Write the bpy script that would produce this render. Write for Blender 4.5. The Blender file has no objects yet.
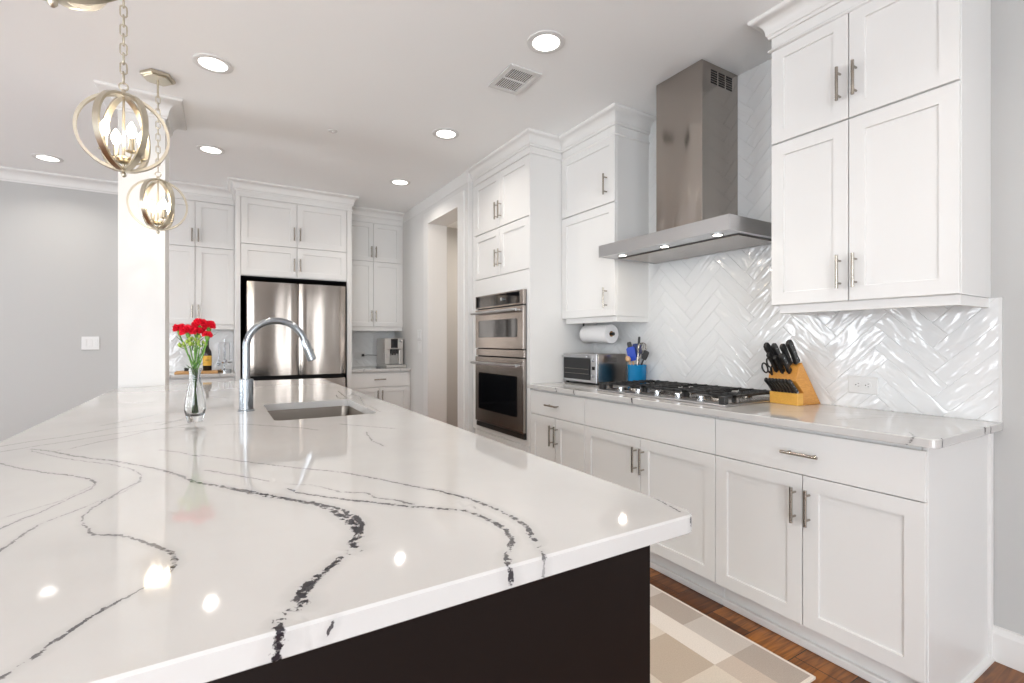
import bpy, bmesh, math, random
import numpy as np
from mathutils import Vector, Matrix

random.seed(7)
SC = bpy.context.scene
C = SC.collection
PI = math.pi

# ------------------------------------------------------------------ camera
F = 485.0
YAW = math.atan(294.7 / 485.0)
HC = 1.2326
ZC = 2.765          # ceiling
XW = 2.574          # right wall
XF = 1.964          # door faces of the base cabinets
XU = 2.25           # door faces of the wall cabinets
YB = 6.03           # back wall
cam = bpy.data.cameras.new('camera')
camo = bpy.data.objects.new('camera', cam)
C.objects.link(camo)
camo.location = (0, 0, HC)
camo.rotation_euler = (PI / 2, 0, -YAW)
cam.sensor_width = 36
cam.lens = F / 1024 * 36
cam.shift_y = -0.5 / 1024
cam.clip_start = 0.02
SC.camera = camo

# ------------------------------------------------------------------ world, exposure
SC.view_settings.view_transform = 'Standard'
SC.view_settings.look = 'None'
SC.view_settings.gamma = 1
SC.view_settings.use_curve_mapping = False
SC.view_settings.exposure = -0.36
cy = SC.cycles
cy.use_denoising = True
cy.max_bounces = 10
cy.diffuse_bounces = 5
cy.glossy_bounces = 4
cy.transmission_bounces = 8
cy.caustics_reflective = False
cy.caustics_refractive = False
cy.sample_clamp_indirect = 6
world = bpy.data.worlds.new('world')
SC.world = world
world.use_nodes = True
bg = world.node_tree.nodes['Background']
bg.inputs[0].default_value = (0.90, 0.945, 1.0, 1)
bg.inputs[1].default_value = 14.5

CAN_POWER = 5.8
def area(name, loc, rot, sx, sy, power, col=(1, 1, 1), shape='RECTANGLE', portal=False):
    l = bpy.data.lights.new(name, 'AREA')
    l.shape = shape; l.size = sx; l.size_y = sy; l.energy = power; l.color = col
    if portal: l.cycles.is_portal = True
    o = bpy.data.objects.new(name, l); C.objects.link(o)
    o.location = loc; o.rotation_euler = rot
    return o
# windows: (wall, centre along wall, sill, head, width)
XL = -3.9; YN = -3.2
WIN_LEFT = [(-1.3, 0.1, 2.40, 1.2), (1.5, 0.1, 2.1, 0.75), (4.3, 0.2, 2.2, 1.1)]
WIN_REAR = [(-2.6, 0.1, 2.45, 2.1), (-0.9, 0.1, 2.45, 1.1), (2.05, 0.4, 2.40, 0.55)]
for (y, z0, z1, w) in WIN_LEFT:
    area('window_portal', (XL - 0.12, y, (z0 + z1) / 2), (0, -PI / 2, 0), z1 - z0, w, 1, portal=True)
for (x, z0, z1, w) in WIN_REAR:
    area('window_portal', (x, YN - 0.12, (z0 + z1) / 2), (PI / 2, 0, 0), w, z1 - z0, 1, portal=True)

# ------------------------------------------------------------------ helpers
WORG = {}
def tag(o, label=None, cat=None, group=None, kind=None):
    if label: o['label'] = label
    if cat: o['category'] = cat
    if group: o['group'] = group
    if kind: o['kind'] = kind
    return o
def thing(name, label, cat, loc, group=None):
    o = bpy.data.objects.new(name, None); C.objects.link(o)
    o.location = loc; o.empty_display_size = 0.05
    WORG[o] = Vector(loc)
    return tag(o, label, cat, group)
def obj(name, bm, m, parent=None, smooth=None, bevel=0, seg=1):
    if isinstance(bm, MB): bm = bm.bm
    if bevel:
        bmesh.ops.remove_doubles(bm, verts=bm.verts, dist=1e-6)
        bm.normal_update()
        es = [e for e in bm.edges if len(e.link_faces) == 2 and e.calc_face_angle(0) > 0.5]
        bmesh.ops.bevel(bm, geom=es, offset=bevel, segments=seg, affect='EDGES', clamp_overlap=True, profile=0.5)
    co = np.array([v.co[:] for v in bm.verts])
    ctr = Vector(((co.max(0) + co.min(0)) / 2).tolist())
    for v in bm.verts: v.co -= ctr
    me = bpy.data.meshes.new(name); bm.to_mesh(me); bm.free()
    if smooth:
        me.polygons.foreach_set('use_smooth', [True] * len(me.polygons))
        if smooth is not True: me.set_sharp_from_angle(angle=math.radians(smooth))
    for mm in (m if isinstance(m, (list, tuple)) else [m]): me.materials.append(mm)
    o = bpy.data.objects.new(name, me); C.objects.link(o)
    WORG[o] = ctr
    if parent is not None:
        o.parent = parent; o.location = ctr - WORG[parent]
    else:
        o.location = ctr
    return o
def struct(name, bm, m, **k):
    return tag(obj(name, bm, m, **k), kind='structure')

class MB:
    def __init__(s): s.bm = bmesh.new()
    def box(s, x0, x1, y0, y1, z0, z1, mi=0):
        vs = [s.bm.verts.new(p) for p in ((x0, y0, z0), (x1, y0, z0), (x1, y1, z0), (x0, y1, z0), (x0, y0, z1), (x1, y0, z1), (x1, y1, z1), (x0, y1, z1))]
        for f in ((3, 2, 1, 0), (4, 5, 6, 7), (0, 1, 5, 4), (1, 2, 6, 5), (2, 3, 7, 6), (3, 0, 4, 7)):
            s.bm.faces.new([vs[i] for i in f]).material_index = mi
        return s
    def tube(s, pts, r, n=12, closed=False, cap=True, mi=0):
        pts = [Vector(p) for p in pts]; k = len(pts)
        rr = r if isinstance(r, (list, tuple)) else [r] * k
        rings = []; prev = None
        for i, p in enumerate(pts):
            a = pts[(i - 1) % k] if (closed or i > 0) else p
            b = pts[(i + 1) % k] if (closed or i < k - 1) else p
            t = (b - a).normalized()
            if prev is None:
                up = Vector((0, 0, 1)) if abs(t.z) < 0.9 else Vector((1, 0, 0))
                n1 = t.cross(up).normalized()
            else:
                n1 = (prev - t * prev.dot(t)).normalized()
            prev = n1; n2 = t.cross(n1)
            rings.append([s.bm.verts.new(p + (n1 * math.cos(2 * PI * j / n) + n2 * math.sin(2 * PI * j / n)) * rr[i]) for j in range(n)])
        m = k if closed else k - 1
        for i in range(m):
            A = rings[i]; B = rings[(i + 1) % k]
            for j in range(n):
                s.bm.faces.new((A[j], B[j], B[(j + 1) % n], A[(j + 1) % n])).material_index = mi
        if cap and not closed:
            s.bm.faces.new(rings[0][::1]).material_index = mi
            s.bm.faces.new(rings[-1][::-1]).material_index = mi
        return s
    def lathe(s, prof, c, n=24, axis='Z', mi=0, caps=True):
        # prof: list of (r, h) ; axis Z up from c
        rings = []
        for (r, h) in prof:
            ring = []
            for j in range(n):
                a = 2 * PI * j / n; u = r * math.cos(a); v = r * math.sin(a)
                if axis == 'Z': p = (c[0] + u, c[1] + v, c[2] + h)
                elif axis == 'X': p = (c[0] + h, c[1] + u, c[2] + v)
                else: p = (c[0] + v, c[1] + h, c[2] + u)
                ring.append(s.bm.verts.new(p))
            rings.append(ring)
        for i in range(len(rings) - 1):
            for j in range(n):
                s.bm.faces.new((rings[i][j], rings[i][(j + 1) % n], rings[i + 1][(j + 1) % n], rings[i + 1][j])).material_index = mi
        if caps:
            s.bm.faces.new(rings[0][::-1]).material_index = mi
            s.bm.faces.new(rings[-1]).material_index = mi
        return s
    def prism(s, poly, fn, a, b, mi=0):
        # poly: list of 2d points, fn(p2d, t) -> 3d
        A = [s.bm.verts.new(fn(p, a)) for p in poly]; B = [s.bm.verts.new(fn(p, b)) for p in poly]
        n = len(poly)
        s.bm.faces.new(A[::-1]).material_index = mi; s.bm.faces.new(B).material_index = mi
        for i in range(n): s.bm.faces.new((A[i], A[(i + 1) % n], B[(i + 1) % n], B[i])).material_index = mi
        bmesh.ops.recalc_face_normals(s.bm, faces=s.bm.faces)
        return s
    def quad(s, ps, mi=0):
        s.bm.faces.new([s.bm.verts.new(p) for p in ps]).material_index = mi
        return s
    def xf(s, M):
        bmesh.ops.transform(s.bm, matrix=M, verts=s.bm.verts); return s
    def fixn(s):
        bmesh.ops.recalc_face_normals(s.bm, faces=s.bm.faces); return s

def molding(path, prof, closed=False):
    """sweep prof [(out, z)] along path [(x, y)]; out is to the LEFT of travel"""
    b = MB(); n = len(path); rings = []
    for i, p in enumerate(path):
        p = Vector(p)
        d0 = (p - Vector(path[i - 1])).normalized() if i > 0 or closed else None
        d1 = (Vector(path[(i + 1) % n]) - p).normalized() if i < n - 1 or closed else None
        if d0 is None: d0 = d1
        if d1 is None: d1 = d0
        n0 = Vector((-d0.y, d0.x)); n1 = Vector((-d1.y, d1.x))
        m = n0 + n1; m = m / max(1e-6, m.dot(n0))
        rings.append([b.bm.verts.new((p.x + m.x * o, p.y + m.y * o, z)) for (o, z) in prof])
    k = len(prof)
    for i in range(n if closed else n - 1):
        A = rings[i]; B = rings[(i + 1) % n]
        for j in range(k): b.bm.faces.new((A[j], A[(j + 1) % k], B[(j + 1) % k], B[j]))
    if not closed:
        b.bm.faces.new(rings[0]); b.bm.faces.new(rings[-1][::-1])
    return b.fixn()
def crown_prof(h=0.10, p=0.085, z1=ZC - 0.0005, base=0.0):
    z0 = z1 - h
    pts = [(-0.004, z0), (0.010, z0), (0.012, z0 + 0.012), (0.018, z0 + 0.016)]
    for i in range(7):       # cove
        a = i / 6 * PI / 2
        pts.append((0.018 + (p - 0.034) * (1 - math.cos(a)), z0 + 0.02 + (h - 0.042) * math.sin(a)))
    pts += [(p - 0.010, z1 - 0.020), (p - 0.002, z1 - 0.014), (p, z1 - 0.010), (p, z1), (-0.004, z1)]
    return pts
CROWN = crown_prof()
CROWN_W = crown_prof(0.108, 0.078)

# ------------------------------------------------------------------ materials
def nt(name):
    m = bpy.data.materials.new(name); m.use_nodes = True
    t = m.node_tree; return m, t, t.nodes['Principled BSDF']
def mat(name, col, rough=0.5, metal=0.0, bump=None, emit=0, **k):
    m, t, p = nt(name)
    p.inputs['Base Color'].default_value = (*col, 1)
    p.inputs['Roughness'].default_value = rough
    p.inputs['Metallic'].default_value = metal
    for a, v in k.items(): p.inputs[a.replace('_', ' ')].default_value = v
    if emit:
        p.inputs['Emission Color'].default_value = (*col, 1); p.inputs['Emission Strength'].default_value = emit
    nz = t.nodes.new('ShaderNodeTexNoise'); tc = t.nodes.new('ShaderNodeTexCoord')
    sc, st, dist = bump or (60, 0.02, 0.001)
    nz.inputs['Scale'].default_value = sc
    t.links.new(tc.outputs['Object'], nz.inputs['Vector'])
    b = t.nodes.new('ShaderNodeBump'); b.inputs['Strength'].default_value = st; b.inputs['Distance'].default_value = dist
    t.links.new(nz.outputs['Fac'], b.inputs['Height']); t.links.new(b.outputs['Normal'], p.inputs['Normal'])
    return m
def steel(name, col, rough, stretch=(1, 1, 60), amp=0.1, wav=None, bumpd=0.001):
    m, t, p = nt(name)
    p.inputs['Metallic'].default_value = 1
    tc = t.nodes.new('ShaderNodeTexCoord'); mp = t.nodes.new('ShaderNodeMapping')
    mp.inputs['Scale'].default_value = stretch
    nz = t.nodes.new('ShaderNodeTexNoise'); nz.inputs['Scale'].default_value = 8; nz.inputs['Detail'].default_value = 4
    t.links.new(tc.outputs['Object'], mp.inputs['Vector']); t.links.new(mp.outputs[0], nz.inputs['Vector'])
    r = t.nodes.new('ShaderNodeMapRange'); r.inputs[3].default_value = rough - amp / 2; r.inputs[4].default_value = rough + amp / 2
    t.links.new(nz.outputs['Fac'], r.inputs[0]); t.links.new(r.outputs[0], p.inputs['Roughness'])
    p.inputs['Base Color'].default_value = (*col, 1)
    if wav:
        mp2 = t.nodes.new('ShaderNodeMapping'); mp2.inputs['Scale'].default_value = wav[0]
        n2 = t.nodes.new('ShaderNodeTexNoise'); n2.inputs['Scale'].default_value = 1; n2.inputs['Detail'].default_value = 0.5
        t.links.new(tc.outputs['Object'], mp2.inputs['Vector']); t.links.new(mp2.outputs[0], n2.inputs['Vector'])
        b = t.nodes.new('ShaderNodeBump'); b.inputs['Strength'].default_value = 1; b.inputs['Distance'].default_value = wav[1]
        t.links.new(n2.outputs['Fac'], b.inputs['Height']); t.links.new(b.outputs['Normal'], p.inputs['Normal'])
    return m

M = {}
M['cab'] = mat('cabinet_paint', (0.75, 0.745, 0.73), 0.36)
M['trim'] = mat('trim_paint', (0.72, 0.715, 0.70), 0.4)
M['wall'] = mat('wall_paint', (0.49, 0.49, 0.48), 0.6, bump=(300, 0.05, 0.001))
M['hallside'] = mat('wall_paint_lightened', (0.68, 0.675, 0.66), 0.6, bump=(300, 0.05, 0.001))  # lighter copy of wall_paint: the doorway wall's brightness is put into its colour
M['wallb'] = mat('hall_paint', (0.60, 0.56, 0.52), 0.6)
M['ceil'] = mat('ceiling_paint', (0.90, 0.91, 0.91), 0.7)
M['nickel'] = mat('brushed_nickel', (0.40, 0.365, 0.32), 0.25, 1.0)
M['champ'] = mat('champagne_metal', (0.58, 0.53, 0.43), 0.28, 1.0)
M['chrome'] = mat('chrome', (0.62, 0.64, 0.66), 0.12, 1.0)
M['faucet'] = steel('faucet_steel', (0.33, 0.355, 0.38), 0.2, (1, 1, 30), 0.08)
M['steel_h'] = steel('hood_steel', (0.40, 0.365, 0.335), 0.15, (1, 1, 60), 0.06, ((1.2, 7.0, 1.3), 0.022))
M['steel_b'] = steel('band_steel', (0.53, 0.53, 0.54), 0.30, (1, 1, 60), 0.1)
M['steel_f'] = steel('fridge_steel', (0.34, 0.30, 0.265), 0.16, (1, 1, 40), 0.06, ((6.0, 1.0, 0.8), 0.009))
M['steel_o'] = steel('oven_steel', (0.37, 0.33, 0.30), 0.25, (1, 1, 40), 0.1)
M['steel_s'] = steel('sink_steel', (0.20, 0.175, 0.15), 0.32, (1, 30, 1), 0.1)
M['black'] = mat('black_plastic', (0.012, 0.012, 0.012), 0.35)
M['iron'] = mat('cast_iron', (0.02, 0.02, 0.02), 0.5)
M['blackglass'] = mat('black_glass', (0.004, 0.0045, 0.006), 0.05)
M['dark'] = mat('dark_espresso_paint', (0.008, 0.0055, 0.005), 0.42, Specular_IOR_Level=0.22)
M['void'] = mat('dark_gap', (0.006, 0.006, 0.006), 0.8)
M['white'] = mat('white_plastic', (0.70, 0.70, 0.69), 0.35)
M['paper'] = mat('paper', (0.86, 0.85, 0.84), 0.9, bump=(180, 0.4, 0.002))
M['blue'] = mat('blue_ceramic', (0.006, 0.19, 0.42), 0.25)
M['bluesil'] = mat('blue_silicone', (0.01, 0.06, 0.50), 0.4)
M['navysil'] = mat('navy_silicone', (0.01, 0.03, 0.16), 0.4)
M['red'] = mat('red_petal', (0.80, 0.008, 0.035), 0.6)
M['green'] = mat('green_stem', (0.12, 0.29, 0.04), 0.5)
M['leaf'] = mat('leaf_green', (0.06, 0.17, 0.04), 0.5)
M['bottle'] = mat('dark_bottle_glass', (0.012, 0.008, 0.006), 0.08)
M['label'] = mat('wine_label', (0.72, 0.42, 0.06), 0.6)
M['ink'] = mat('dark_ink', (0.03, 0.02, 0.015), 0.6)
M['machine'] = mat('silver_plastic', (0.52, 0.50, 0.47), 0.35, 0.3)
M['grout'] = mat('grout', (0.74, 0.74, 0.735), 0.6)
def glass(name, col=(1, 1, 1), rough=0.0, ior=1.45):
    m, t, p = nt(name)
    p.inputs['Base Color'].default_value = (*col, 1); p.inputs['Transmission Weight'].default_value = 1
    p.inputs['Roughness'].default_value = rough; p.inputs['IOR'].default_value = ior
    return m
M['glass'] = glass('clear_glass', (0.97, 0.99, 0.99))
M['bulb'] = mat('lit_bulb', (1.0, 0.86, 0.66), 0.4, emit=28)
M['canlit'] = mat('lit_lens', (1.0, 0.97, 0.92), 0.4, emit=5)
M['hoodlit'] = mat('lit_hood_lamp', (1.0, 0.90, 0.74), 0.4, emit=14)

def wood(name, c1, c2, scale=(1, 12, 1), rough=0.4, dist=1.5):
    m, t, p = nt(name)
    tc = t.nodes.new('ShaderNodeTexCoord'); mp = t.nodes.new('ShaderNodeMapping'); mp.inputs['Scale'].default_value = scale
    nz = t.nodes.new('ShaderNodeTexNoise'); nz.inputs['Scale'].default_value = 6; nz.inputs['Detail'].default_value = 6; nz.inputs['Distortion'].default_value = dist
    cr = t.nodes.new('ShaderNodeValToRGB')
    cr.color_ramp.elements[0].position = 0.3; cr.color_ramp.elements[0].color = (*c1, 1)
    cr.color_ramp.elements[1].position = 0.7; cr.color_ramp.elements[1].color = (*c2, 1)
    t.links.new(tc.outputs['Object'], mp.inputs['Vector']); t.links.new(mp.outputs[0], nz.inputs['Vector'])
    t.links.new(nz.outputs['Fac'], cr.inputs[0]); t.links.new(cr.outputs[0], p.inputs['Base Color'])
    p.inputs['Roughness'].default_value = rough
    return m
M['block'] = wood('bamboo_block', (0.52, 0.22, 0.035), (0.66, 0.31, 0.06), (3, 25, 25), 0.35)
M['blockfoot'] = wood('bamboo_foot', (0.70, 0.36, 0.06), (0.80, 0.45, 0.09), (3, 12, 30), 0.35)
M['board'] = wood('cutting_board_wood', (0.50, 0.26, 0.09), (0.62, 0.36, 0.14), (3, 20, 20), 0.5)
M['spoonwood'] = wood('spoon_wood', (0.55, 0.34, 0.18), (0.68, 0.45, 0.26), (10, 10, 2), 0.5)

def floor_mat():
    m, t, p = nt('hardwood_floor')
    N = t.nodes.new; L = t.links.new
    tc = N('ShaderNodeTexCoord'); mp = N('ShaderNodeMapping')
    L(tc.outputs['Object'], mp.inputs['Vector'])
    mp.inputs['Rotation'].default_value = (0, 0, 0)
    br = N('ShaderNodeTexBrick'); br.offset = 0.37; br.inputs['Scale'].default_value = 1
    br.inputs['Brick Width'].default_value = 1.1; br.inputs['Row Height'].default_value = 0.185
    br.inputs['Mortar Size'].default_value = 0.0022; br.inputs['Mortar Smooth'].default_value = 0.2
    br.inputs['Color1'].default_value = (0.13, 0.042, 0.008, 1); br.inputs['Color2'].default_value = (0.42, 0.165, 0.035, 1)
    br.inputs['Mortar'].default_value = (0.02, 0.007, 0.002, 1); br.inputs['Bias'].default_value = -0.2
    L(mp.outputs[0], br.inputs['Vector'])
    mp2 = N('ShaderNodeMapping'); mp2.inputs['Scale'].default_value = (1.2, 14, 1)
    L(tc.outputs['Object'], mp2.inputs['Vector'])
    nz = N('ShaderNodeTexNoise'); nz.inputs['Scale'].default_value = 4; nz.inputs['Detail'].default_value = 7; nz.inputs['Distortion'].default_value = 1.2
    L(mp2.outputs[0], nz.inputs['Vector'])
    cr = N('ShaderNodeValToRGB'); cr.color_ramp.elements[0].position = 0.35; cr.color_ramp.elements[0].color = (0.45, 0.38, 0.32, 1)
    cr.color_ramp.elements[1].position = 0.62; cr.color_ramp.elements[1].color = (1.15, 1.1, 1.0, 1)
    L(nz.outputs['Fac'], cr.inputs[0])
    mx = N('ShaderNodeMix'); mx.data_type = 'RGBA'; mx.blend_type = 'MULTIPLY'; mx.inputs[0].default_value = 0.9
    L(br.outputs['Color'], mx.inputs[6]); L(cr.outputs[0], mx.inputs[7]); L(mx.outputs[2], p.inputs['Base Color'])
    p.inputs['Roughness'].default_value = 0.33
    bp = N('ShaderNodeBump'); bp.inputs['Strength'].default_value = 0.4; bp.inputs['Distance'].default_value = 0.002
    L(br.outputs['Fac'], bp.inputs['Height']); bp.invert = True; L(bp.outputs[0], p.inputs['Normal'])
    return m
M['floor'] = floor_mat()

def quartz_mat():
    """white quartz; the veins follow polylines stored on the mesh as offsets to the nearest vein"""
    m, t, p = nt('veined_quartz')
    N = t.nodes.new; L = t.links.new
    def math_(op, a, b=None, c=None, clamp=False):
        n = N('ShaderNodeMath'); n.operation = op; n.use_clamp = clamp
        for i, v in enumerate((a, b, c)):
            if v is None: continue
            if isinstance(v, (int, float)): n.inputs[i].default_value = v
            else: L(v, n.inputs[i])
        return n.outputs[0]
    tc = N('ShaderNodeTexCoord')
    def noise(scale, det=3, rough=0.6, off=0.0):
        n = N('ShaderNodeTexNoise'); n.inputs['Scale'].default_value = scale; n.inputs['Detail'].default_value = det
        n.inputs['Roughness'].default_value = rough
        mp = N('ShaderNodeMapping'); mp.inputs['Location'].default_value = (off, off * 1.7, off)
        L(tc.outputs['Object'], mp.inputs['Vector']); L(mp.outputs[0], n.inputs['Vector']); return n
    warp = noise(38, 4, 0.7)
    sub = N('ShaderNodeVectorMath'); sub.operation = 'SUBTRACT'; L(warp.outputs['Color'], sub.inputs[0]); sub.inputs[1].default_value = (0.5, 0.5, 0.5)
    sclv = N('ShaderNodeVectorMath'); sclv.operation = 'SCALE'; L(sub.outputs[0], sclv.inputs[0]); sclv.inputs[3].default_value = 0.016
    masks = []
    for g in range(3):
        at = N('ShaderNodeAttribute'); at.attribute_name = 'vo%d' % g
        sx = N('ShaderNodeSeparateXYZ'); L(at.outputs['Vector'], sx.inputs[0])
        cb = N('ShaderNodeCombineXYZ'); L(sx.outputs[0], cb.inputs[0]); L(sx.outputs[1], cb.inputs[1])
        add = N('ShaderNodeVectorMath'); add.operation = 'ADD'; L(cb.outputs[0], add.inputs[0]); L(sclv.outputs[0], add.inputs[1])
        cb2 = N('ShaderNodeVectorMath'); cb2.operation = 'MULTIPLY'; L(add.outputs[0], cb2.inputs[0]); cb2.inputs[1].default_value = (1, 1, 0)
        ln = N('ShaderNodeVectorMath'); ln.operation = 'LENGTH'; L(cb2.outputs[0], ln.inputs[0])
        aw = N('ShaderNodeAttribute'); aw.attribute_name = 'vw%d' % g     # x: half width, y: darkness, z: real distance
        sw = N('ShaderNodeSeparateXYZ'); L(aw.outputs['Vector'], sw.inputs[0])
        d = math_('MAXIMUM', ln.outputs[1], math_('SUBTRACT', sw.outputs[2], 0.012))
        # break-up inside the band
        br = noise([70, 55, 60][g], 4, 0.75, 3.1 + g)
        hw = math_('MULTIPLY', sw.outputs[0], math_('MULTIPLY_ADD', br.outputs['Fac'], 4.2, -0.9))
        hw = math_('MAXIMUM', hw, 0.00002)
        q = math_('DIVIDE', d, hw)
        mk = math_('SUBTRACT', 1.35, q, clamp=True)
        mk = math_('MINIMUM', math_('MULTIPLY', mk, 2.2), 1.0)
        # wide veins are a loose network with pale islands
        hn = noise(85, 3, 0.6, 5.3 + g)
        hole = math_('MULTIPLY', math_('SUBTRACT', hn.outputs['Fac'], 0.42), 14.0, clamp=True)
        wide = math_('MULTIPLY', math_('SUBTRACT', sw.outputs[0], 0.0012), 500.0, clamp=True)
        mk = math_('MULTIPLY', mk, math_('SUBTRACT', 1.0, math_('MULTIPLY', wide, math_('SUBTRACT', 1.0, hole))))
        masks.append(math_('MULTIPLY', mk, sw.outputs[1], clamp=True))
        # soft grey halo beside the vein
        hal = math_('SUBTRACT', 1.0, math_('DIVIDE', d, math_('MULTIPLY_ADD', sw.outputs[0], 5.0, 0.004)), clamp=True)
        masks.append(math_('MULTIPLY', math_('MULTIPLY', hal, 0.16), sw.outputs[1]))
    mk = masks[0]
    for k in masks[1:]: mk = math_('MAXIMUM', mk, k)
    cl = noise(2.2, 5, 0.55, 9.0)
    crb = N('ShaderNodeValToRGB'); crb.color_ramp.elements[0].position = 0.35; crb.color_ramp.elements[0].color = (0.54, 0.53, 0.515, 1)
    crb.color_ramp.elements[1].position = 0.65; crb.color_ramp.elements[1].color = (0.60, 0.59, 0.575, 1)
    L(cl.outputs['Fac'], crb.inputs[0])
    mx = N('ShaderNodeMix'); mx.data_type = 'RGBA'; L(mk, mx.inputs[0]); L(crb.outputs[0], mx.inputs[6])
    mx.inputs[7].default_value = (0.022, 0.02, 0.026, 1)
    L(mx.outputs[2], p.inputs['Base Color'])
    p.inputs['Roughness'].default_value = 0.05
    p.inputs['IOR'].default_value = 1.5
    return m
M['quartz'] = quartz_mat()

def tile_mat():
    m, t, p = nt('glossy_white_tile')
    N = t.nodes.new; L = t.links.new
    uv = N('ShaderNodeUVMap'); uv.uv_map = 'tile'
    at = N('ShaderNodeAttribute'); at.attribute_name = 'rnd'
    add = N('ShaderNodeVectorMath'); add.operation = 'ADD'; L(uv.outputs[0], add.inputs[0])
    sc = N('ShaderNodeVectorMath'); sc.operation = 'SCALE'; L(at.outputs['Vector'], sc.inputs[0]); sc.inputs[3].default_value = 37.0
    L(sc.outputs[0], add.inputs[1])
    mp = N('ShaderNodeMapping'); mp.inputs['Scale'].default_value = (8, 26, 1)
    L(add.outputs[0], mp.inputs['Vector'])
    nz = N('ShaderNodeTexNoise'); nz.inputs['Scale'].default_value = 1.0; nz.inputs['Detail'].default_value = 1.2; nz.inputs['Distortion'].default_value = 0.6
    L(mp.outputs[0], nz.inputs['Vector'])
    b = N('ShaderNodeBump'); b.inputs['Strength'].default_value = 1.0; b.inputs['Distance'].default_value = 0.006
    L(nz.outputs['Fac'], b.inputs['Height']); L(b.outputs[0], p.inputs['Normal'])
    p.inputs['Base Color'].default_value = (0.76, 0.77, 0.77, 1)
    p.inputs['Roughness'].default_value = 0.07; p.inputs['IOR'].default_value = 1.6
    return m
M['tile'] = tile_mat()

def rug_mat():
    m, t, p = nt('woven_rug')
    N = t.nodes.new; L = t.links.new
    at = N('ShaderNodeAttribute'); at.attribute_name = 'tone'
    tc = N('ShaderNodeTexCoord'); nz = N('ShaderNodeTexNoise'); nz.inputs['Scale'].default_value = 220; nz.inputs['Detail'].default_value = 3
    L(tc.outputs['Object'], nz.inputs['Vector'])
    mr = N('ShaderNodeMapRange'); mr.inputs[3].default_value = 0.82; mr.inputs[4].default_value = 1.12; L(nz.outputs['Fac'], mr.inputs[0])
    sc = N('ShaderNodeVectorMath'); sc.operation = 'SCALE'; L(at.outputs['Color'], sc.inputs[0]); L(mr.outputs[0], sc.inputs[3])
    L(sc.outputs[0], p.inputs['Base Color']); p.inputs['Roughness'].default_value = 0.95
    b = N('ShaderNodeBump'); b.inputs['Strength'].default_value = 0.5; b.inputs['Distance'].default_value = 0.003
    L(nz.outputs['Fac'], b.inputs['Height']); L(b.outputs[0], p.inputs['Normal'])
    return m
M['rug'] = rug_mat()

# ------------------------------------------------------------------ room shell
T = 0.15
XD = 1.92           # wall with the doorway
struct('floor', MB().box(XL - T, 3.5, YN - T, YB + T, -0.1, 0), M['floor'])
struct('ceiling', MB().box(XL - T, 3.5, YN - T, YB + T, ZC, ZC + 0.1), M['ceil'])
struct('wall_right', MB().box(XW, XW + T, YN - T, 3.93, 0, ZC), M['wall'])
struct('wall_back', MB().box(XL - T, 3.5, YB, YB + T, 0, ZC), M['wall'])
# wall with the doorway to the hall: opening y 4.09..4.86, head 2.487
OY0, OY1, OZ = 4.09, 4.86, 2.487
b = MB()
b.box(XD, XD + 0.2, 3.915, OY0, 0, ZC).box(XD, XD + 0.2, OY1, YB, 0, ZC).box(XD, XD + 0.2, OY0, OY1, OZ, ZC)
struct('wall_hall', b, M['hallside'])
struct('wall_pantry', MB().box(XD + 0.2, XW + T, 3.93, 4.0, 0, ZC).box(3.35, 3.5, 3.93, YB, 0, ZC).box(XW + T, 3.5, 3.90, 4.0, 0, ZC), M['wallb'])
# casing and jambs
b = MB()
b.box(XD - 0.018, XD, OY1, OY1 + 0.11, 0, OZ + 0.11).box(XD - 0.018, XD, OY0 - 0.11, OY0, 0, OZ + 0.11).box(XD - 0.018, XD, OY0, OY1, OZ, OZ + 0.11)
b.box(XD - 0.018, XD + 0.2, OY1 - 0.012, OY1, 0, OZ).box(XD - 0.018, XD + 0.2, OY0, OY0 + 0.012, 0, OZ).box(XD - 0.018, XD + 0.2, OY0, OY1, OZ - 0.012, OZ)
struct('trim_1', b, M['trim'])
struct('trim_2', molding([(XD + 0.06, 3.915), (XD, 3.915), (XD, YB - 0.33)][::-1], CROWN_W), M['trim'], smooth=40)
struct('trim_3', molding([(-0.53, YB), (XL, YB)], CROWN_W), M['trim'], smooth=40)

def wall_with_windows(name, fn, a0, a1, wins):
    """fn(a0,a1,z0,z1) -> box extents"""
    b = MB(); cur = a0
    for (c, z0, z1, w) in wins:
        l, r = c - w / 2, c + w / 2
        b.box(*fn(cur, l), 0, ZC); b.box(*fn(l, r), 0, z0); b.box(*fn(l, r), z1, ZC); cur = r
    b.box(*fn(cur, a1), 0, ZC)
    return struct(name, b, M['wall'])
wall_with_windows('wall_left', lambda a, c: (XL - T, XL, a, c), YN - T, YB + T, WIN_LEFT)
wall_with_windows('wall_front', lambda a, c: (a, c, YN - T, YN), XL, XW, WIN_REAR)
wn = 0
for (y, z0, z1, w) in WIN_LEFT:
    wn += 1; b = MB(); l, r = y - w / 2, y + w / 2
    for (p, q, s, u) in ((l - .06, l + .04, z0, z1), (r - .04, r + .06, z0, z1), (l - .06, r + .06, z1 - .04, z1 + .08), (l - .08, r + .08, z0 - .05, z0 + .03), (y - .02, y + .02, z0, z1), (l, r, (z0 + z1) / 2 - .02, (z0 + z1) / 2 + .02)):
        b.box(XL - 0.08, XL + 0.02, p, q, s, u)
    struct('window_%d' % wn, b, M['trim'])
for (x, z0, z1, w) in WIN_REAR:
    wn += 1; b = MB(); l, r = x - w / 2, x + w / 2
    for (p, q, s, u) in ((l - .06, l + .04, z0, z1), (r - .04, r + .06, z0, z1), (l - .06, r + .06, z1 - .04, z1 + .08), (l - .08, r + .08, z0 - .05, z0 + .03), (x - .02, x + .02, z0, z1)):
        b.box(p, q, YN - 0.08, YN + 0.02, s, u)
    struct('window_%d' % wn, b, M['trim'])
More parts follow.
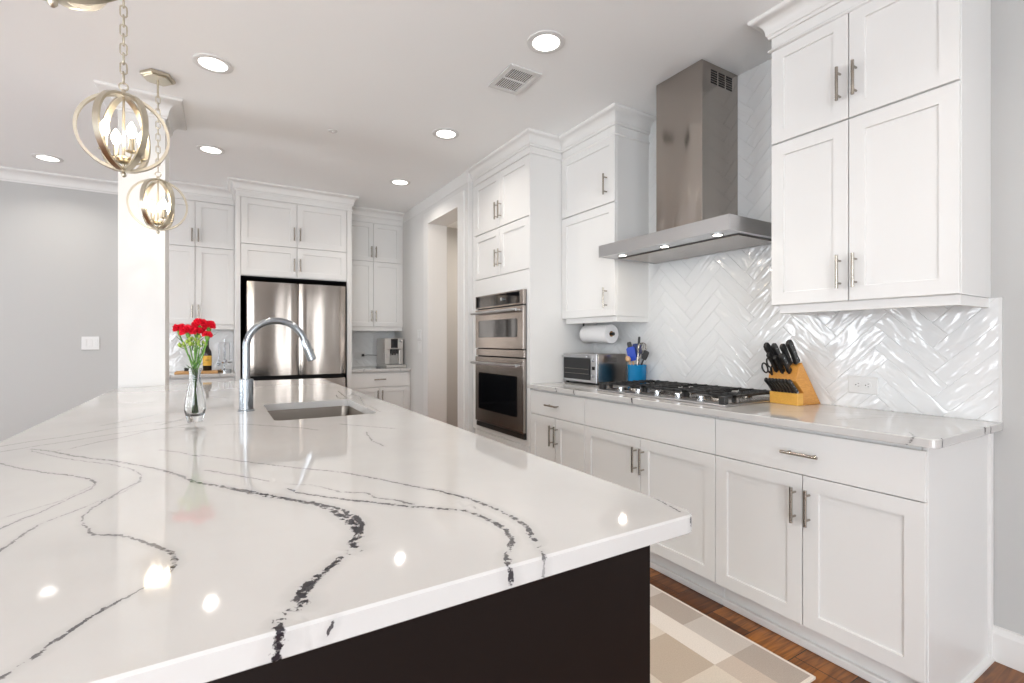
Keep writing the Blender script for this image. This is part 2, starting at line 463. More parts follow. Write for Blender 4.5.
# column at the far left end of the island with its crown
CX0, CX1, CY0, CY1 = -0.521, -0.285, 3.80, 4.11
struct('wall_column', MB().box(CX0, CX1, CY0, CY1, 0, ZC), M['trim'])
struct('trim_4', molding([(CX0, CY0), (CX0, CY1), (CX1, CY1), (CX1, CY0)], crown_prof(0.115, 0.098), closed=True), M['trim'], smooth=40)
# baseboards
def bbprof(): return [(0, 0), (0.016, 0), (0.016, 0.105), (0.012, 0.118), (0.010, 0.130), (0, 0.132)]
struct('baseboard_right', molding([(XW, 0.640), (XW, YN)][::-1], bbprof()), M['trim'])
struct('baseboard_back', molding([(-0.53, YB), (XL, YB)], bbprof()), M['trim'])
struct('baseboard_hall', molding([(XD, OY1 + 0.12), (XD, 5.43)], bbprof()), M['trim'])

# ------------------------------------------------------------------ recessed lights
def can(x, y, label):
    t = thing('recessed_light', label, 'ceiling light', (x, y, ZC), 'recessed ceiling lights')
    obj('trim_ring', MB().lathe([(0.098, -0.0005), (0.097, -0.005), (0.088, -0.008), (0.070, -0.006), (0.070, -0.0005)], (x, y, ZC), 40), M['white'], t, smooth=40)
    obj('lens', MB().lathe([(0.0695, -0.0006), (0.0695, -0.004), (0.05, -0.0065), (0.02, -0.0075)], (x, y, ZC), 32), M['canlit'], t, smooth=40)
    a = area('can_or_fill_lamp', (x, y, ZC - 0.012), (0, 0, 0), 0.075, 0.075, CAN_POWER, (1.0, 0.93, 0.85), 'DISK')
    a.data.spread = math.radians(140)
can(1.44, 2.034, 'round recessed ceiling light nearest the range hood, beside the air vent')
can(1.443, 3.314, 'round recessed ceiling light in front of the oven tower')
can(1.505, 4.555, 'round recessed ceiling light farthest back, near the doorway crown')
can(-0.02, 3.146, 'bright round recessed ceiling light just right of the hexagonal pendant canopy')
can(-0.043, 4.567, 'round recessed ceiling light right of the column, before the fridge cabinet')
can(-1.212, 5.488, 'round recessed ceiling light left of the column, near the grey wall')
for (x, y) in ((1.44, 0.2), (-0.03, 0.9), (-1.9, 1.2), (-1.9, 3.4)):  # unseen lamps without fixtures, added to brighten the room
    area('can_or_fill_lamp', (x, y, ZC - 0.012), (0, 0, 0), 0.075, 0.075, CAN_POWER, (1.0, 0.93, 0.85), 'DISK').data.spread = math.radians(140)

# ceiling vent
vx0, vx1, vy0, vy1 = 1.385, 1.590, 2.285, 2.560
t = thing('ceiling_vent', 'white rectangular air vent grille in the ceiling', 'vent', (1.487, 2.42, ZC))
b = MB()
for e in ((vx0, vx1, vy0, vy0 + .03), (vx0, vx1, vy1 - .03, vy1), (vx0, vx0 + .03, vy0 + .03, vy1 - .03), (vx1 - .03, vx1, vy0 + .03, vy1 - .03), (vx0 + .03, vx1 - .03, 2.418, 2.428)):
    b.box(*e, ZC - 0.009, ZC - 0.0005)
obj('frame', b, M['white'], t, bevel=0.002)
obj('duct_opening', MB().box(vx0 + .03, vx1 - .03, vy0 + .03, vy1 - .03, ZC - 0.0015, ZC - 0.0006), M['iron'], t)
b = MB()
for i in range(11):
    x = vx0 + .037 + i * .0129
    for (a, c, s) in ((vy0 + .031, 2.417, 1), (2.429, vy1 - .031, -1)):
        b.quad([(x, a, ZC - .003), (x + .004, a, ZC - .0055), (x + .004, c, ZC - .0055), (x, c, ZC - .003)])
        b.quad([(x, a, ZC - .0035), (x, c, ZC - .0035), (x + .004, c, ZC - .006), (x + .004, a, ZC - .006)])
obj('louvre', b, M['white'], t)
tag(obj('ceiling_sprinkler', MB().lathe([(0.032, -0.0005), (0.030, -0.004), (0.010, -0.006), (0.008, -0.014)], (0.72, 3.70, ZC), 20), M['white'], smooth=40), 'small white round sprinkler cap on the ceiling', 'sprinkler')

# ------------------------------------------------------------------ cabinets
class Face:
    """cabinet front: a runs along the wall, w out of the face, z up"""
    def __init__(s, kind, f): s.k = kind; s.f = f
    def p(s, a, w, z): return (s.f - w, a, z) if s.k == 'X' else (a, s.f - w, z)
def fbox(b, F_, a0, a1, w0, w1, z0, z1, mi=0):
    p = F_.p(a0, w0, z0); q = F_.p(a1, w1, z1)
    return b.box(min(p[0], q[0]), max(p[0], q[0]), min(p[1], q[1]), max(p[1], q[1]), z0, z1, mi)
def shaker(F_, a0, a1, z0, z1, th=0.02, fr=0.057, rec=0.009):
    b = MB(); bm = b.bm
    def ring(m, w, mz=None): mz = m if mz is None else mz; return [bm.verts.new(F_.p(a, w, z)) for (a, z) in ((a0 + m, z0 + mz), (a1 - m, z0 + mz), (a1 - m, z1 - mz), (a0 + m, z1 - mz))]
    R = [ring(0, 0), ring(0, th - 0.0015), ring(0.0015, th), ring(fr, th), ring(fr + 0.002, th - rec)]
    for i in range(4):
        for A, B in zip(R, R[1:]): bm.faces.new((A[i], A[(i + 1) % 4], B[(i + 1) % 4], B[i]))
    bm.faces.new(R[-1]); bm.faces.new(R[0][::-1])
    return b.fixn()
def slab(F_, a0, a1, z0, z1, th=0.02):
    return fbox(MB(), F_, a0, a1, 0, th, z0, z1)
def pull(F_, a, z, vertical=True, L_=0.14, th=0.02, r=0.0062):
    b = MB(); h = L_ / 2; o = th + 0.032
    e = (lambda s, w: F_.p(a, w, z + s)) if vertical else (lambda s, w: F_.p(a + s, w, z))
    b.tube([e(-h, o), e(h, o)], r, 12)
    for s in (-h * .68, h * .68): b.tube([e(s, th - .001), e(s, o)], r * .72, 10)
    return b
G = 0.0021
def add_door(F_, t, a0, a1, z0, z1, handle=None, kind='door', vertical=True, m=None, L_=0.14, fr=0.057):
    f = shaker(F_, a0 + G, a1 - G, z0 + G, z1 - G, fr=fr) if kind == 'door' else slab(F_, a0 + G, a1 - G, z0 + G, z1 - G)
    o = obj(kind, f, m or M['cab'], t, bevel=0.001 if kind != 'door' else 0)
    if handle: obj('handle', pull(F_, handle[0], handle[1], vertical, L_), M['nickel'], o, smooth=40)
    return o

# ---- right wall base cabinets (faces at XF; bodies 20 mm behind)
FB = Face('X', XF + 0.02)
ZT = 0.876
def base_cab(label, y0, y1, drawer_pull, door_z, near_end=False, dz=0.706):
    t = thing('base_cabinet', label, 'cabinet', (2.27, (y0 + y1) / 2, 0), 'white base cabinets along the range wall')
    yb = y0 + (.016 if near_end else .0005)
    b = MB().box(XF + 0.02, XW - 0.002, yb, y1 - .0005, 0.102, ZT)
    obj('body', b, M['cab'], t)
    obj('set_back_rail', MB().box(XF + 0.022, XW - 0.01, yb + .0005, y1 - .002, ZT, 0.8895), M['cab'], t).name = 'top_rail'  # set-back rail in cabinet paint under the worktop
    obj('toe_kick', MB().box(2.034, 2.05, yb, y1 - .0005, 0.0, 0.1015).box(2.012, 2.0338, yb, y1 - .0005, 0, 0.030), M['cab'], t, bevel=0.003)
    add_door(FB, t, y0, y1, dz, ZT, ((drawer_pull, 0.79) if drawer_pull else None), 'drawer', False)
    ym = (y0 + y1) / 2
    add_door(FB, t, y0, ym, 0.114, dz, (ym - .027, door_z))
    add_door(FB, t, ym, y1, 0.114, dz, (ym + .027, door_z))
    return t
t = base_cab('white two-door base cabinet with one drawer at the near end of the range wall', 0.647, 1.426, 1.036, 0.586, True)
b = MB().box(XF + 0.0202, XW - 0.03, 0.647, 0.6615, 0.0, .8895).box(XW - 0.03, XW - 0.002, 0.637, 0.6615, 0.0, .8895)
obj('end_panel', b, M['cab'], t, bevel=0.0008)
obj('shoe_molding', MB().prism([(0, 0), (0.016, 0), (0.015, 0.008), (0.009, 0.016), (0, 0.019)], lambda p, q: (q, 0.6465 - p[0], p[1]), XF + 0.06, XW - 0.002), M['trim'], t)
base_cab('white two-door base cabinet under the gas cooktop, with a false drawer front', 1.426, 2.358, None, 0.586)
base_cab('white two-door base cabinet with one drawer beside the oven tower', 2.358, 2.974, 2.68, 0.586)

# ---- wall cabinets on the right
FU = Face('X', XU + 0.02)
def wall_cab(name, label, y0, y1, splits, crown_path, light_inset):
    t = thing(name, label, 'cabinet', (2.41, (y0 + y1) / 2, 1.36), None)
    obj('body', MB().box(XU + 0.02, XW - 0.002, y0, y1, 1.40, 2.76), M['cab'], t, bevel=0.001)
    li0, li1 = light_inset
    obj('light_rail', MB().box(XU + 0.02, XU + 0.040, y0 + li0, y1 - li1, 1.362, 1.3995).box(XU + 0.04, XW - 0.003, y0 + li0, y0 + li0 + .018, 1.362, 1.3995).box(XU + 0.04, XW - 0.003, y1 - li1 - .018, y1 - li1, 1.362, 1.3995), M['cab'], t, bevel=0.001)
    # frieze with bead
    obj('frieze', MB().box(XU + 0.004, XU + 0.0199, y0 + .001, y1 - .001, 2.612, 2.76), M['cab'], t)
    obj('bead', molding(crown_path, [(0, 2.604), (0.004, 2.600), (0.010, 2.604), (0.012, 2.610), (0.008, 2.617), (0, 2.620)]), M['cab'], t, smooth=50)
    obj('crown_molding', molding(crown_path, crown_prof(0.098, 0.074)), M['cab'], t, smooth=40)
    return t
R0, R1 = 0.645, 1.332
t = wall_cab('wall_cabinet', 'large white four-door wall cabinet above the knife block, right of the hood', R0, R1, None,
             [(XW - .002, R1), (XU + .004, R1), (XU + .004, R0), (XW - .002, R0)][::-1] if False else [(XW - .002, R0), (XU + .004, R0), (XU + .004, R1), (XW - .002, R1)], (0.004, 0.03))
ym = (R0 + R1) / 2 + 0.012
for (z0, z1, hz) in ((1.40, 2.158, 1.523), (2.162, 2.612, 2.311)):
    add_door(FU, t, R0, ym, z0, z1, (ym - .029, hz))
    add_door(FU, t, ym, R1, z0, z1, (ym + .031, hz))
L0, L1 = 2.392, 2.974
t = wall_cab('wall_cabinet', 'narrow white two-door wall cabinet left of the hood, above the paper towel', L0, L1, None,
             [(XW - .002, L0), (XU + .004, L0), (XU + .004, L1)], (0.004, 0.03))
for (z0, z1, hz) in ((1.40, 2.158, 1.523), (2.162, 2.612, 2.29)):
    add_door(FU, t, L0, L1, z0, z1, (L0 + .078, hz))

# ---- oven tower
TY0, TY1 = 2.976, 3.905
t = thing('oven_cabinet', 'tall white tower cabinet holding the double wall oven', 'cabinet', (2.27, 3.44, 0))
b = MB()
b.box(XF + .02, XW - .002, TY0, TY0 + .02, 0, 2.76).box(XF + .02, XW - .002, TY1 - .02, TY1, 0, 2.76)
b.box(XF + .02, XW - .002, TY0 + .02, TY1 - .02, 1.70, 2.76).box(XF + .02, XW - .002, TY0 + .02, TY1 - .02, 0.0, 0.47)
b.box(XW - .03, XW - .002, TY0 + .02, TY1 - .02, 0.47, 1.70)
obj('body', b, M['cab'], t)
OV0, OV1 = 3.026, 3.79     # oven opening
b = MB()
b.box(XF, XF + .0195, TY0, OV0, 0.455, 1.765).box(XF, XF + .0195, OV1, TY1, 0.455, 1.765).box(XF, XF + .0195, OV0, OV1, 1.622, 1.765).box(XF, XF + .0195, OV0, OV1, 0.455, 0.492)
b.box(XF, XF + .0195, TY0, TY1, 2.616, 2.76).box(XF, XF + .0195, TY0, 2.990, 1.765, 2.616).box(XF, XF + .0195, 3.872, TY1, 1.765, 2.616)
obj('face_frame', b, M['cab'], t)
obj('toe_kick', MB().box(2.012, 2.03, TY0, TY1, 0, 0.102), M['cab'], t)
tm = 3.43
for (z0, z1, hz) in ((1.768, 2.158, 1.908), (2.162, 2.614, 2.296)):
    add_door(FB, t, 2.991, tm, z0, z1, (tm - .028, hz))
    add_door(FB, t, tm, 3.871, z0, z1, (tm + .028, hz))
add_door(FB, t, 2.991, 3.871, 0.114, 0.452, (tm, 0.36), 'drawer', False)
pth = [(XU, TY0), (XF, TY0), (XF, TY1)]
obj('crown_molding', molding(pth, crown_prof(0.098, 0.060)), M['cab'], t, smooth=40)
obj('bead', molding(pth, [(0, 2.612), (0.008, 2.610), (0.010, 2.618), (0.006, 2.626), (0, 2.628)]), M['cab'], t)

# ---- double wall oven
t = thing('double_oven', 'stainless steel double wall oven with black glass doors built into the white tower', 'oven', (2.2, 3.4, 0.5))
OX = XF - 0.004
y0, y1 = 3.022, 3.798
obj('body', MB().box(XF + 0.03, XF + 0.55, OV0 + .01, OV1 - .01, 0.50, 1.61), M['void'], t)
obj('trim_frame', MB().box(OX, OX + .003, y0, y1, 0.498, 1.618), M['void'], t)
o = obj('control_panel', MB().box(OX - .026, OX - .0005, y0, y1, 1.508, 1.618), M['steel_o'], t, bevel=0.002)
obj('display', MB().box(OX - .0285, OX - .0265, y0 + .055, y1 - .02, 1.520, 1.608), M['blackglass'], o)
b = MB()
b.lathe([(0.016, 0), (0.015, -0.018), (0.006, -0.020)], (OX - .0285, 3.315, 1.563), 20, 'X')
obj('knob', b, M['chrome'], o, smooth=40)
def oven_door(z0, z1, wz0, wz1, hz, wy0, wy1):
    d = obj('oven_door', MB().box(OX - .028, OX - .0005, y0, y1, z0, z1), M['steel_o'], t, bevel=0.003)
    # rounded glass window
    rr = 0.018; poly = []
    for (cx, cz, a0) in ((wy1 - rr, wz1 - rr, 0), (wy0 + rr, wz1 - rr, 90), (wy0 + rr, wz0 + rr, 180), (wy1 - rr, wz0 + rr, 270)):
        for k in range(5):
            a = math.radians(a0 + k * 22.5); poly.append((cx + rr * math.cos(a), cz + rr * math.sin(a)))
    obj('window', MB().prism(poly, lambda p, q: (q, p[0], p[1]), OX - .0310, OX - .0285), M['blackglass'], d)
    b = MB(); b.tube([(OX - .075, y0 + .02, hz), (OX - .075, y1 - .02, hz)], 0.0115, 14)
    for yy in (y0 + .05, y1 - .05): b.tube([(OX - .028, yy, hz), (OX - .075, yy, hz)], 0.010, 12)
    obj('handle', b, M['steel_b'], d, smooth=40)
oven_door(1.172, 1.500, 1.262, 1.405, 1.466, y0 + .085, y1 - .065)
obj('vent_strip', MB().box(OX - .02, OX - .0005, y0, y1, 1.108, 1.165), M['steel_o'], t, bevel=0.002)
oven_door(0.545, 1.100, 0.655, 0.965, 1.048, y0 + .085, y1 - .065)
obj('bottom_vent', MB().box(OX - .016, OX - .0005, y0, y1, 0.499, 0.538), M['black'], t)

# ------------------------------------------------------------------ quartz slabs with veins
def P(u, v, z):     # helper: photo pixel -> plan position on a slab (vein tracing)
    s, c = math.sin(YAW), math.cos(YAW)
    a = (u - 512) / F; r = (s + a * c, c - a * s, (341 - v) / F); k = (z - HC) / r[2]
    return (r[0] * k, r[1] * k)
ZI = 0.945; IT = 0.030
IX0, IX1, IY0, IY1 = -0.530, 0.687, 0.531, 3.976
def PE(u, v):       # pixel on the front edge face of the island, unfolded below the top
    s, c = math.sin(YAW), math.cos(YAW)
    a = (u - 512) / F; r = (s + a * c, c - a * s, (341 - v) / F); k = IY0 / r[1]
    return (r[0] * k, IY0 - (ZI - (HC + r[2] * k)))
# (group, half width m, darkness, points);  groups keep neighbouring strands apart
VE = []
def vein(g, hw, dk, px, z=ZI, edge=()):
    pts = [P(u, v, z) for u, v in px] + [PE(u, v) for u, v in edge]
    hws = hw if isinstance(hw, (list, tuple)) else (hw, hw)
    dks = dk if isinstance(dk, (list, tuple)) else (dk, dk)
    n = len(pts)
    for i in range(n - 1):
        f0, f1 = i / (n - 1), (i + 1) / (n - 1)
        VE.append((g, pts[i], pts[i + 1], hws[0] + (hws[1] - hws[0]) * f0, hws[0] + (hws[1] - hws[0]) * f1, dks[0] + (dks[1] - dks[0]) * (f0 + f1) / 2))
# main vein
vein(0, (.0022, .0030), (.55, .85), [(31, 449), (49, 450.7), (67.6, 454.8), (88, 458), (115, 461), (143.4, 466), (162, 470), (176, 473.7), (191.6, 481), (204, 484), (218.4, 486)])
vein(0, (.0036, .0042), .95, [(218.4, 486), (241, 490.7), (267.6, 496.8), (282, 497.5), (302.5, 502), (314.8, 504), (329, 508.5), (339, 514.7)])
vein(0, (.0052, .0050), 1.0, [(339, 514.7), (347, 518), (354, 524), (358.5, 530), (357.8, 535.8), (352, 542), (354, 546), (360.9, 548.7)])
vein(1, (.0024, .0034), .95, [(241, 489), (262, 494), (290, 499), (318, 503.5), (341, 509), (352, 515), (363, 523.5), (358, 533)])
vein(0, (.0030, .0052), 1.0, [(339.3, 557.8), (327.7, 568.3), (315, 578.7), (304.7, 588), (300.5, 595.5), (304.7, 604)])
vein(1, (.0022, .0034), .95, [(334, 562), (322, 575), (312, 585), (303, 593), (295, 601)])
vein(0, .0010, .8, [(280.6, 613), (289, 615)])
vein(0, (.0026, .0045), 1.0, [(277.5, 620), (273, 626), (283.8, 632)], edge=[(290, 640), (284, 645), (279, 650), (277.5, 655)])
vein(1, .0024, .95, [(281, 624), (279, 630)], edge=[(276, 644), (284, 648), (281, 656)])
vein(1, .0012, .9, [], edge=[(334, 620.6), (332, 628), (327.7, 634), (321.5, 642.6)])
# second pair towards the near right
vein(2, (.0012, .0018), (.45, .75), [(200, 455), (241, 461), (267.6, 464.5), (306.6, 468.8), (331, 471), (350, 473.6), (378, 478.8), (397, 483), (418, 487)])
vein(2, (.0022, .0034), .95, [(418, 487), (435, 490), (468, 498.6), (496.7, 509), (515.6, 518.5), (527.4, 526.5), (529.8, 535.4), (535.9, 541)])
vein(2, .0020, .8, [(541, 550), (546.4, 558.7)], edge=[(547, 568), (545, 575)])
vein(2, (.0016, .0030), (.8, .9), [(288, 488.6), (296, 492), (310.7, 494.8), (331, 497.5), (351.6, 500), (376, 502.6), (400, 505.7), (435, 508), (463.6, 510.5)])
vein(1, (.0026, .0030), .95, [(463.6, 510.5), (487, 518.5), (503.8, 528), (512, 538.9), (509, 549), (506, 556.4), (508, 566)], edge=[(512, 574), (510.9, 584)])
vein(0, (.0008, .0024), (.3, .75), [(288, 484), (310.7, 485), (323, 487.5), (341, 492), (364, 492.7), (376, 497.5), (396.7, 500.5), (412, 504)])
# left veins
vein(0, (.0016, .0020), (.5, .8), [(0, 463), (16.4, 468), (47, 472.9), (69.7, 475), (90, 479.4), (96, 483.5)])
vein(1, (.0013, .0020), (.35, .6), [(96, 483.5), (92, 488.6), (67.6, 499), (51, 507), (36.9, 514), (18.4, 520.4), (0, 528.6), (-20, 536)])
vein(2, (.0010, .0010), (.25, .4), [(92, 486), (62, 500), (44, 506), (22, 512), (0, 519)])
vein(2, (.0012, .0018), (.4, .65), [(31, 450.7), (57, 457), (86, 461.4), (114.8, 465), (131, 469), (142.4, 475.3), (139, 481.5), (123, 489.7), (106.6, 500), (90, 510)])
vein(0, (.0012, .0026), (.6, .95), [(90, 510), (83, 516), (82, 523.5), (88, 528.6), (92, 534.8), (104.5, 535), (123, 535.4), (136, 538.9), (151.6, 545), (174, 553.6), (174, 560), (172.6, 568)])
vein(0, (.0010, .0018), (.4, .9), [(170, 572), (141.8, 588.4), (122, 600), (101.7, 610.6)])
vein(0, (.0020, .0016), (.9, .75), [(101.7, 610.6), (84, 622), (66, 634), (46, 648), (28.4, 660), (0, 679), (-30, 700)])
vein(1, (.0009, .0020), (.3, .75), [(143.4, 478.4), (127, 490.7), (102, 500), (78, 510), (49, 520.4), (30.7, 529.6), (14, 541), (0, 551), (-20, 563)])
# faint grey ones
for g, pts in ((1, [(-20, 449), (0, 446.6), (30, 441.5), (67.6, 436.4), (115, 428), (150, 423), (186, 420)]), (2, [(0, 452), (30, 447), (70, 441), (120, 433), (170, 428), (200, 427)]), (0, [(69.7, 448.7), (100, 441.5), (123, 437.4), (147.5, 431), (190, 424)]),
               (1, [(160, 450), (178, 452), (200, 456.5)]), (0, [(115, 402), (140, 402.5), (155, 402)]), (1, [(100, 426), (130, 420), (160, 414), (190, 411), (215, 408)]),
               (0, [(215, 425), (240, 424), (259, 425), (302.5, 428), (318, 430)]), (2, [(340, 424), (375, 427), (395, 428.5)]), (1, [(205, 470), (240, 476), (270, 481)]),
               (1, [(366, 432), (372, 441), (384, 446)]), (2, [(253, 389), (262, 388), (274, 387)]), (0, [(205, 396), (215, 397), (228, 398)]), (1, [(160, 425), (183, 419), (192, 415)]),
               (2, [(336, 395), (338, 398), (345, 399), (352, 394), (360, 397), (364, 404), (372, 407), (380, 412)]), (1, [(338, 391), (344, 396), (350, 400), (366, 398)])):
    vein(g, .0016, .5, pts)
vein(2, .0013, .75, [(655, 497), (661, 501), (668, 505.5), (680, 512.4)])
# island right end face mark
s_, c_ = math.sin(YAW), math.cos(YAW)
VE_ISLAND = VE; 
VE_ISLAND.append((0, (IX1 - 0.018, IY0 - 0.004), (IX1 - 0.014, IY0 - 0.020), .0020, .0022, 0.95))

def slab_mesh(x0, x1, y0, y1, zt, th, veins, hole=None, rad=(0, 0, 0, 0), cell=0.012, chamf=0.003):
    """rad: corner radii for (x0,y0),(x1,y0),(x1,y1),(x0,y1)"""
    def rrect(x0, x1, y0, y1, r, n=6):
        out = []
        for (cx, cy, a0, rr) in ((x0 + r[0], y0 + r[0], 180, r[0]), (x1 - r[1], y0 + r[1], 270, r[1]), (x1 - r[2], y1 - r[2], 0, r[2]), (x0 + r[3], y1 - r[3], 90, r[3])):
            if rr <= 0: out.append((cx, cy)); continue
            for k in range(n + 1):
                a = math.radians(a0 + 90 * k / n); out.append((cx + rr * math.cos(a), cy + rr * math.sin(a)))
        return out
    bm = bmesh.new()
    def loop(x0, x1, y0, y1, r, z): return [bm.verts.new((x, y, z)) for x, y in rrect(x0, x1, y0, y1, r)]
    c = chamf
    rc = [max(0, q - c) if q else 0 for q in rad]
    top = loop(x0 + c, x1 - c, y0 + c, y1 - c, rc, zt); mid = loop(x0, x1, y0, y1, rad, zt - c)
    mid2 = loop(x0, x1, y0, y1, rad, zt - th + c * .6); bot = loop(x0 + c * .6, x1 - c * .6, y0 + c * .6, y1 - c * .6, rc, zt - th)
    n = len(top)
    for A, B in ((mid, top), (mid2, mid), (bot, mid2)):
        for i in range(n): bm.faces.new((A[i], A[(i + 1) % n], B[(i + 1) % n], B[i]))
    if hole:
        hx0, hx1, hy0, hy1, hr = hole
        ht = loop(hx0, hx1, hy0, hy1, [hr] * 4, zt); hb = loop(hx0, hx1, hy0, hy1, [hr] * 4, zt - th)
        k = len(ht)
        for i in range(k): bm.faces.new((ht[i], ht[(i + 1) % k], hb[(i + 1) % k], hb[i]))
        for A, B in ((top, ht), (bot, hb)):
            es = []
            for L_ in (A, B):
                for i in range(len(L_)):
                    e = bm.edges.get((L_[i], L_[(i + 1) % len(L_)])); es.append(e)
            bmesh.ops.triangle_fill(bm, use_beauty=True, use_dissolve=False, edges=es)
    else:
        bm.faces.new(top); bm.faces.new(bot[::-1])
    bmesh.ops.recalc_face_normals(bm, faces=bm.faces)
    if veins:
        for ax, a0, a1 in ((0, x0, x1), (1, y0, y1)):
            k = int((a1 - a0) / cell)
            for i in range(1, k):
                co = [0, 0, 0]; no = [0, 0, 0]; co[ax] = a0 + (a1 - a0) * i / k; no[ax] = 1
                bmesh.ops.bisect_plane(bm, geom=bm.verts[:] + bm.edges[:] + bm.faces[:], plane_co=co, plane_no=no, dist=1e-5)
    return bm
def add_veins(o, veins, x0, x1, y0, y1, zt, group_count=3):
    me = o.data; n = len(me.vertices)
    co = np.empty(n * 3); me.vertices.foreach_get('co', co); co = co.reshape(n, 3) + np.array(WORG[o][:])
    q = co[:, :2].copy(); dz = np.clip(zt - co[:, 2], 0, 1)
    fr = co[:, 1] < y0 + 0.0045; q[fr, 1] = y0 - dz[fr]
    rt = (co[:, 0] > x1 - 0.0045) & ~fr; q[rt, 0] = x1 + dz[rt]
    lf = (co[:, 0] < x0 + 0.0045) & ~fr; q[lf, 0] = x0 - dz[lf]
    for g in range(group_count):
        best = np.full(n, 9.0); off = np.zeros((n, 3)); w = np.zeros((n, 3)); w[:, 2] = 9
        for (gg, a, b, h0, h1, dk) in veins:
            if gg != g: continue
            a = np.array(a); b = np.array(b); d = b - a; L2 = max(1e-9, d @ d)
            s = np.clip(((q - a) @ d) / L2, 0, 1); v = q - (a + s[:, None] * d); dist = np.hypot(v[:, 0], v[:, 1])
            k = dist < best
            best[k] = dist[k]; off[k, :2] = v[k]; w[k, 0] = (h0 + (h1 - h0) * s)[k]; w[k, 1] = dk; w[k, 2] = dist[k]
        at = me.attributes.new('vo%d' % g, 'FLOAT_VECTOR', 'POINT'); at.data.foreach_set('vector', off.ravel())
        at = me.attributes.new('vw%d' % g, 'FLOAT_VECTOR', 'POINT'); at.data.foreach_set('vector', w.ravel())

# ---- island
SX0, SX1, SY0, SY1 = 0.176, 0.550, 1.930, 2.465
bm = slab_mesh(IX0, IX1, IY0, IY1, ZI, IT, True, (SX0, SX1, SY0, SY1, 0.03), (0.012, 0.024, 0.012, 0.012), 0.012)
# the slab is notched around the column: pieces of column pass through; cut by removing faces under it
for ax, v in ((0, CX1 + .001), (1, CY0 - .001)):
    co = [0, 0, 0]; no = [0, 0, 0]; co[ax] = v; no[ax] = 1
    bmesh.ops.bisect_plane(bm, geom=bm.verts[:] + bm.edges[:] + bm.faces[:], plane_co=co, plane_no=no, dist=1e-5)
kill = [f for f in bm.faces if f.calc_center_median().x < CX1 + .001 and f.calc_center_median().y > CY0 - .001]
bmesh.ops.delete(bm, geom=kill, context='FACES')
isl = obj('island_countertop', bm, M['quartz'])
tag(isl, 'huge white quartz worktop with black and grey veins on the dark island', 'countertop')
add_veins(isl, VE_ISLAND, IX0, IX1, IY0, IY1, ZI)

BX0, BX1, BY0, BY1 = -0.20, 0.603, 0.562, 3.94
zb = ZI - IT - 0.0005
t = thing('kitchen_island', 'dark espresso kitchen island base under the white veined worktop', 'kitchen island', (0.2, 2.2, 0))
b = MB()
b.box(BX0, BX1 - .02, BY0, BY0 + .02, 0.0, zb).box(BX0, BX1 - .02, BY1 - .02, BY1, 0.0, zb).box(BX0, BX0 + .02, BY0 + .02, BY1 - .02, 0.0, zb)
b.box(BX1 - .04, BX1 - .021, BY0 + .02, BY1 - .02, 0.10, zb).box(BX0 + .02, BX1 - .04, BY0 + .02, BY1 - .02, 0.10, 0.12)
obj('body', b, M['dark'], t)
obj('end_panel', MB().box(BX0 + .0, BX1, BY0 - .004, BY0 - .0002, 0.0, zb), M['dark'], t, bevel=0.001)
obj('toe_kick', MB().box(BX1 - .09, BX1 - .075, BY0 + .02, BY1 - .02, 0, 0.10), M['dark'], t)
class FaceP(Face):
    def p(s, a, w, z): return (s.f + w, a, z)
FI = FaceP('P', BX1 - .0205)
ys = [BY0, 1.16, 1.76, 2.62, 3.28, BY1]
for a0, a1 in zip(ys, ys[1:]):
    add_door(FI, t, a0, a1, 0.785, zb - .004, ((a0 + a1) / 2, 0.85), 'drawer', False, M['dark'])
    am = (a0 + a1) / 2
    add_door(FI, t, a0, am, 0.11, 0.783, (am - .03, 0.68), m=M['dark'])
    add_door(FI, t, am, a1, 0.11, 0.783, (am + .03, 0.68), m=M['dark'])

# ---- sink
t = thing('undermount_sink', 'stainless steel undermount sink set into the island worktop', 'sink', (0.367, 2.19, 0.75))
def rr_loop(bm, x0, x1, y0, y1, r, z, n=6):
    out = []
    for (cx, cy, a0) in ((x0 + r, y0 + r, 180), (x1 - r, y0 + r, 270), (x1 - r, y1 - r, 0), (x0 + r, y1 - r, 90)):
        for k in range(n + 1):
            a = math.radians(a0 + 90 * k / n); out.append(bm.verts.new((cx + r * math.cos(a), cy + r * math.sin(a), z)))
    return out
bm = bmesh.new(); zs = ZI - IT - .0006
loops = []
for (m, z, r) in ((-.018, zs - .0025, .05), (-.018, zs, .05), (-.001, zs, .032), (0.001, zs - .01, .032), (.006, zs - .17, .034), (.018, zs - .20, .05), (.06, zs - .210, .06)):
    loops.append(rr_loop(bm, SX0 + m, SX1 - m, SY0 + m, SY1 - m, r, z))
for (m, z, r) in ((.06, zs - .214, .06), (.014, zs - .204, .05), (.002, zs - .17, .034), (-.003, zs - .01, .032), (-.018, zs - .0025, .05)):
    loops.append(rr_loop(bm, SX0 + m, SX1 - m, SY0 + m, SY1 - m, r, z))
for A, B in zip(loops, loops[1:]):
    for i in range(len(A)): bm.faces.new((A[i], A[(i + 1) % len(A)], B[(i + 1) % len(A)], B[i]))
bm.faces.new(loops[6]); bm.faces.new(loops[7])
bmesh.ops.remove_doubles(bm, verts=bm.verts, dist=1e-6); bmesh.ops.recalc_face_normals(bm, faces=bm.faces)
obj('basin', bm, M['steel_s'], t, smooth=35)
obj('drain', MB().lathe([(0.045, 0.0), (0.045, 0.003), (0.035, 0.004), (0.030, 0.001), (0.012, 0.001), (0.010, 0.006)], (0.367, 2.19, zs - .2095), 24), M['chrome'], t, smooth=40)

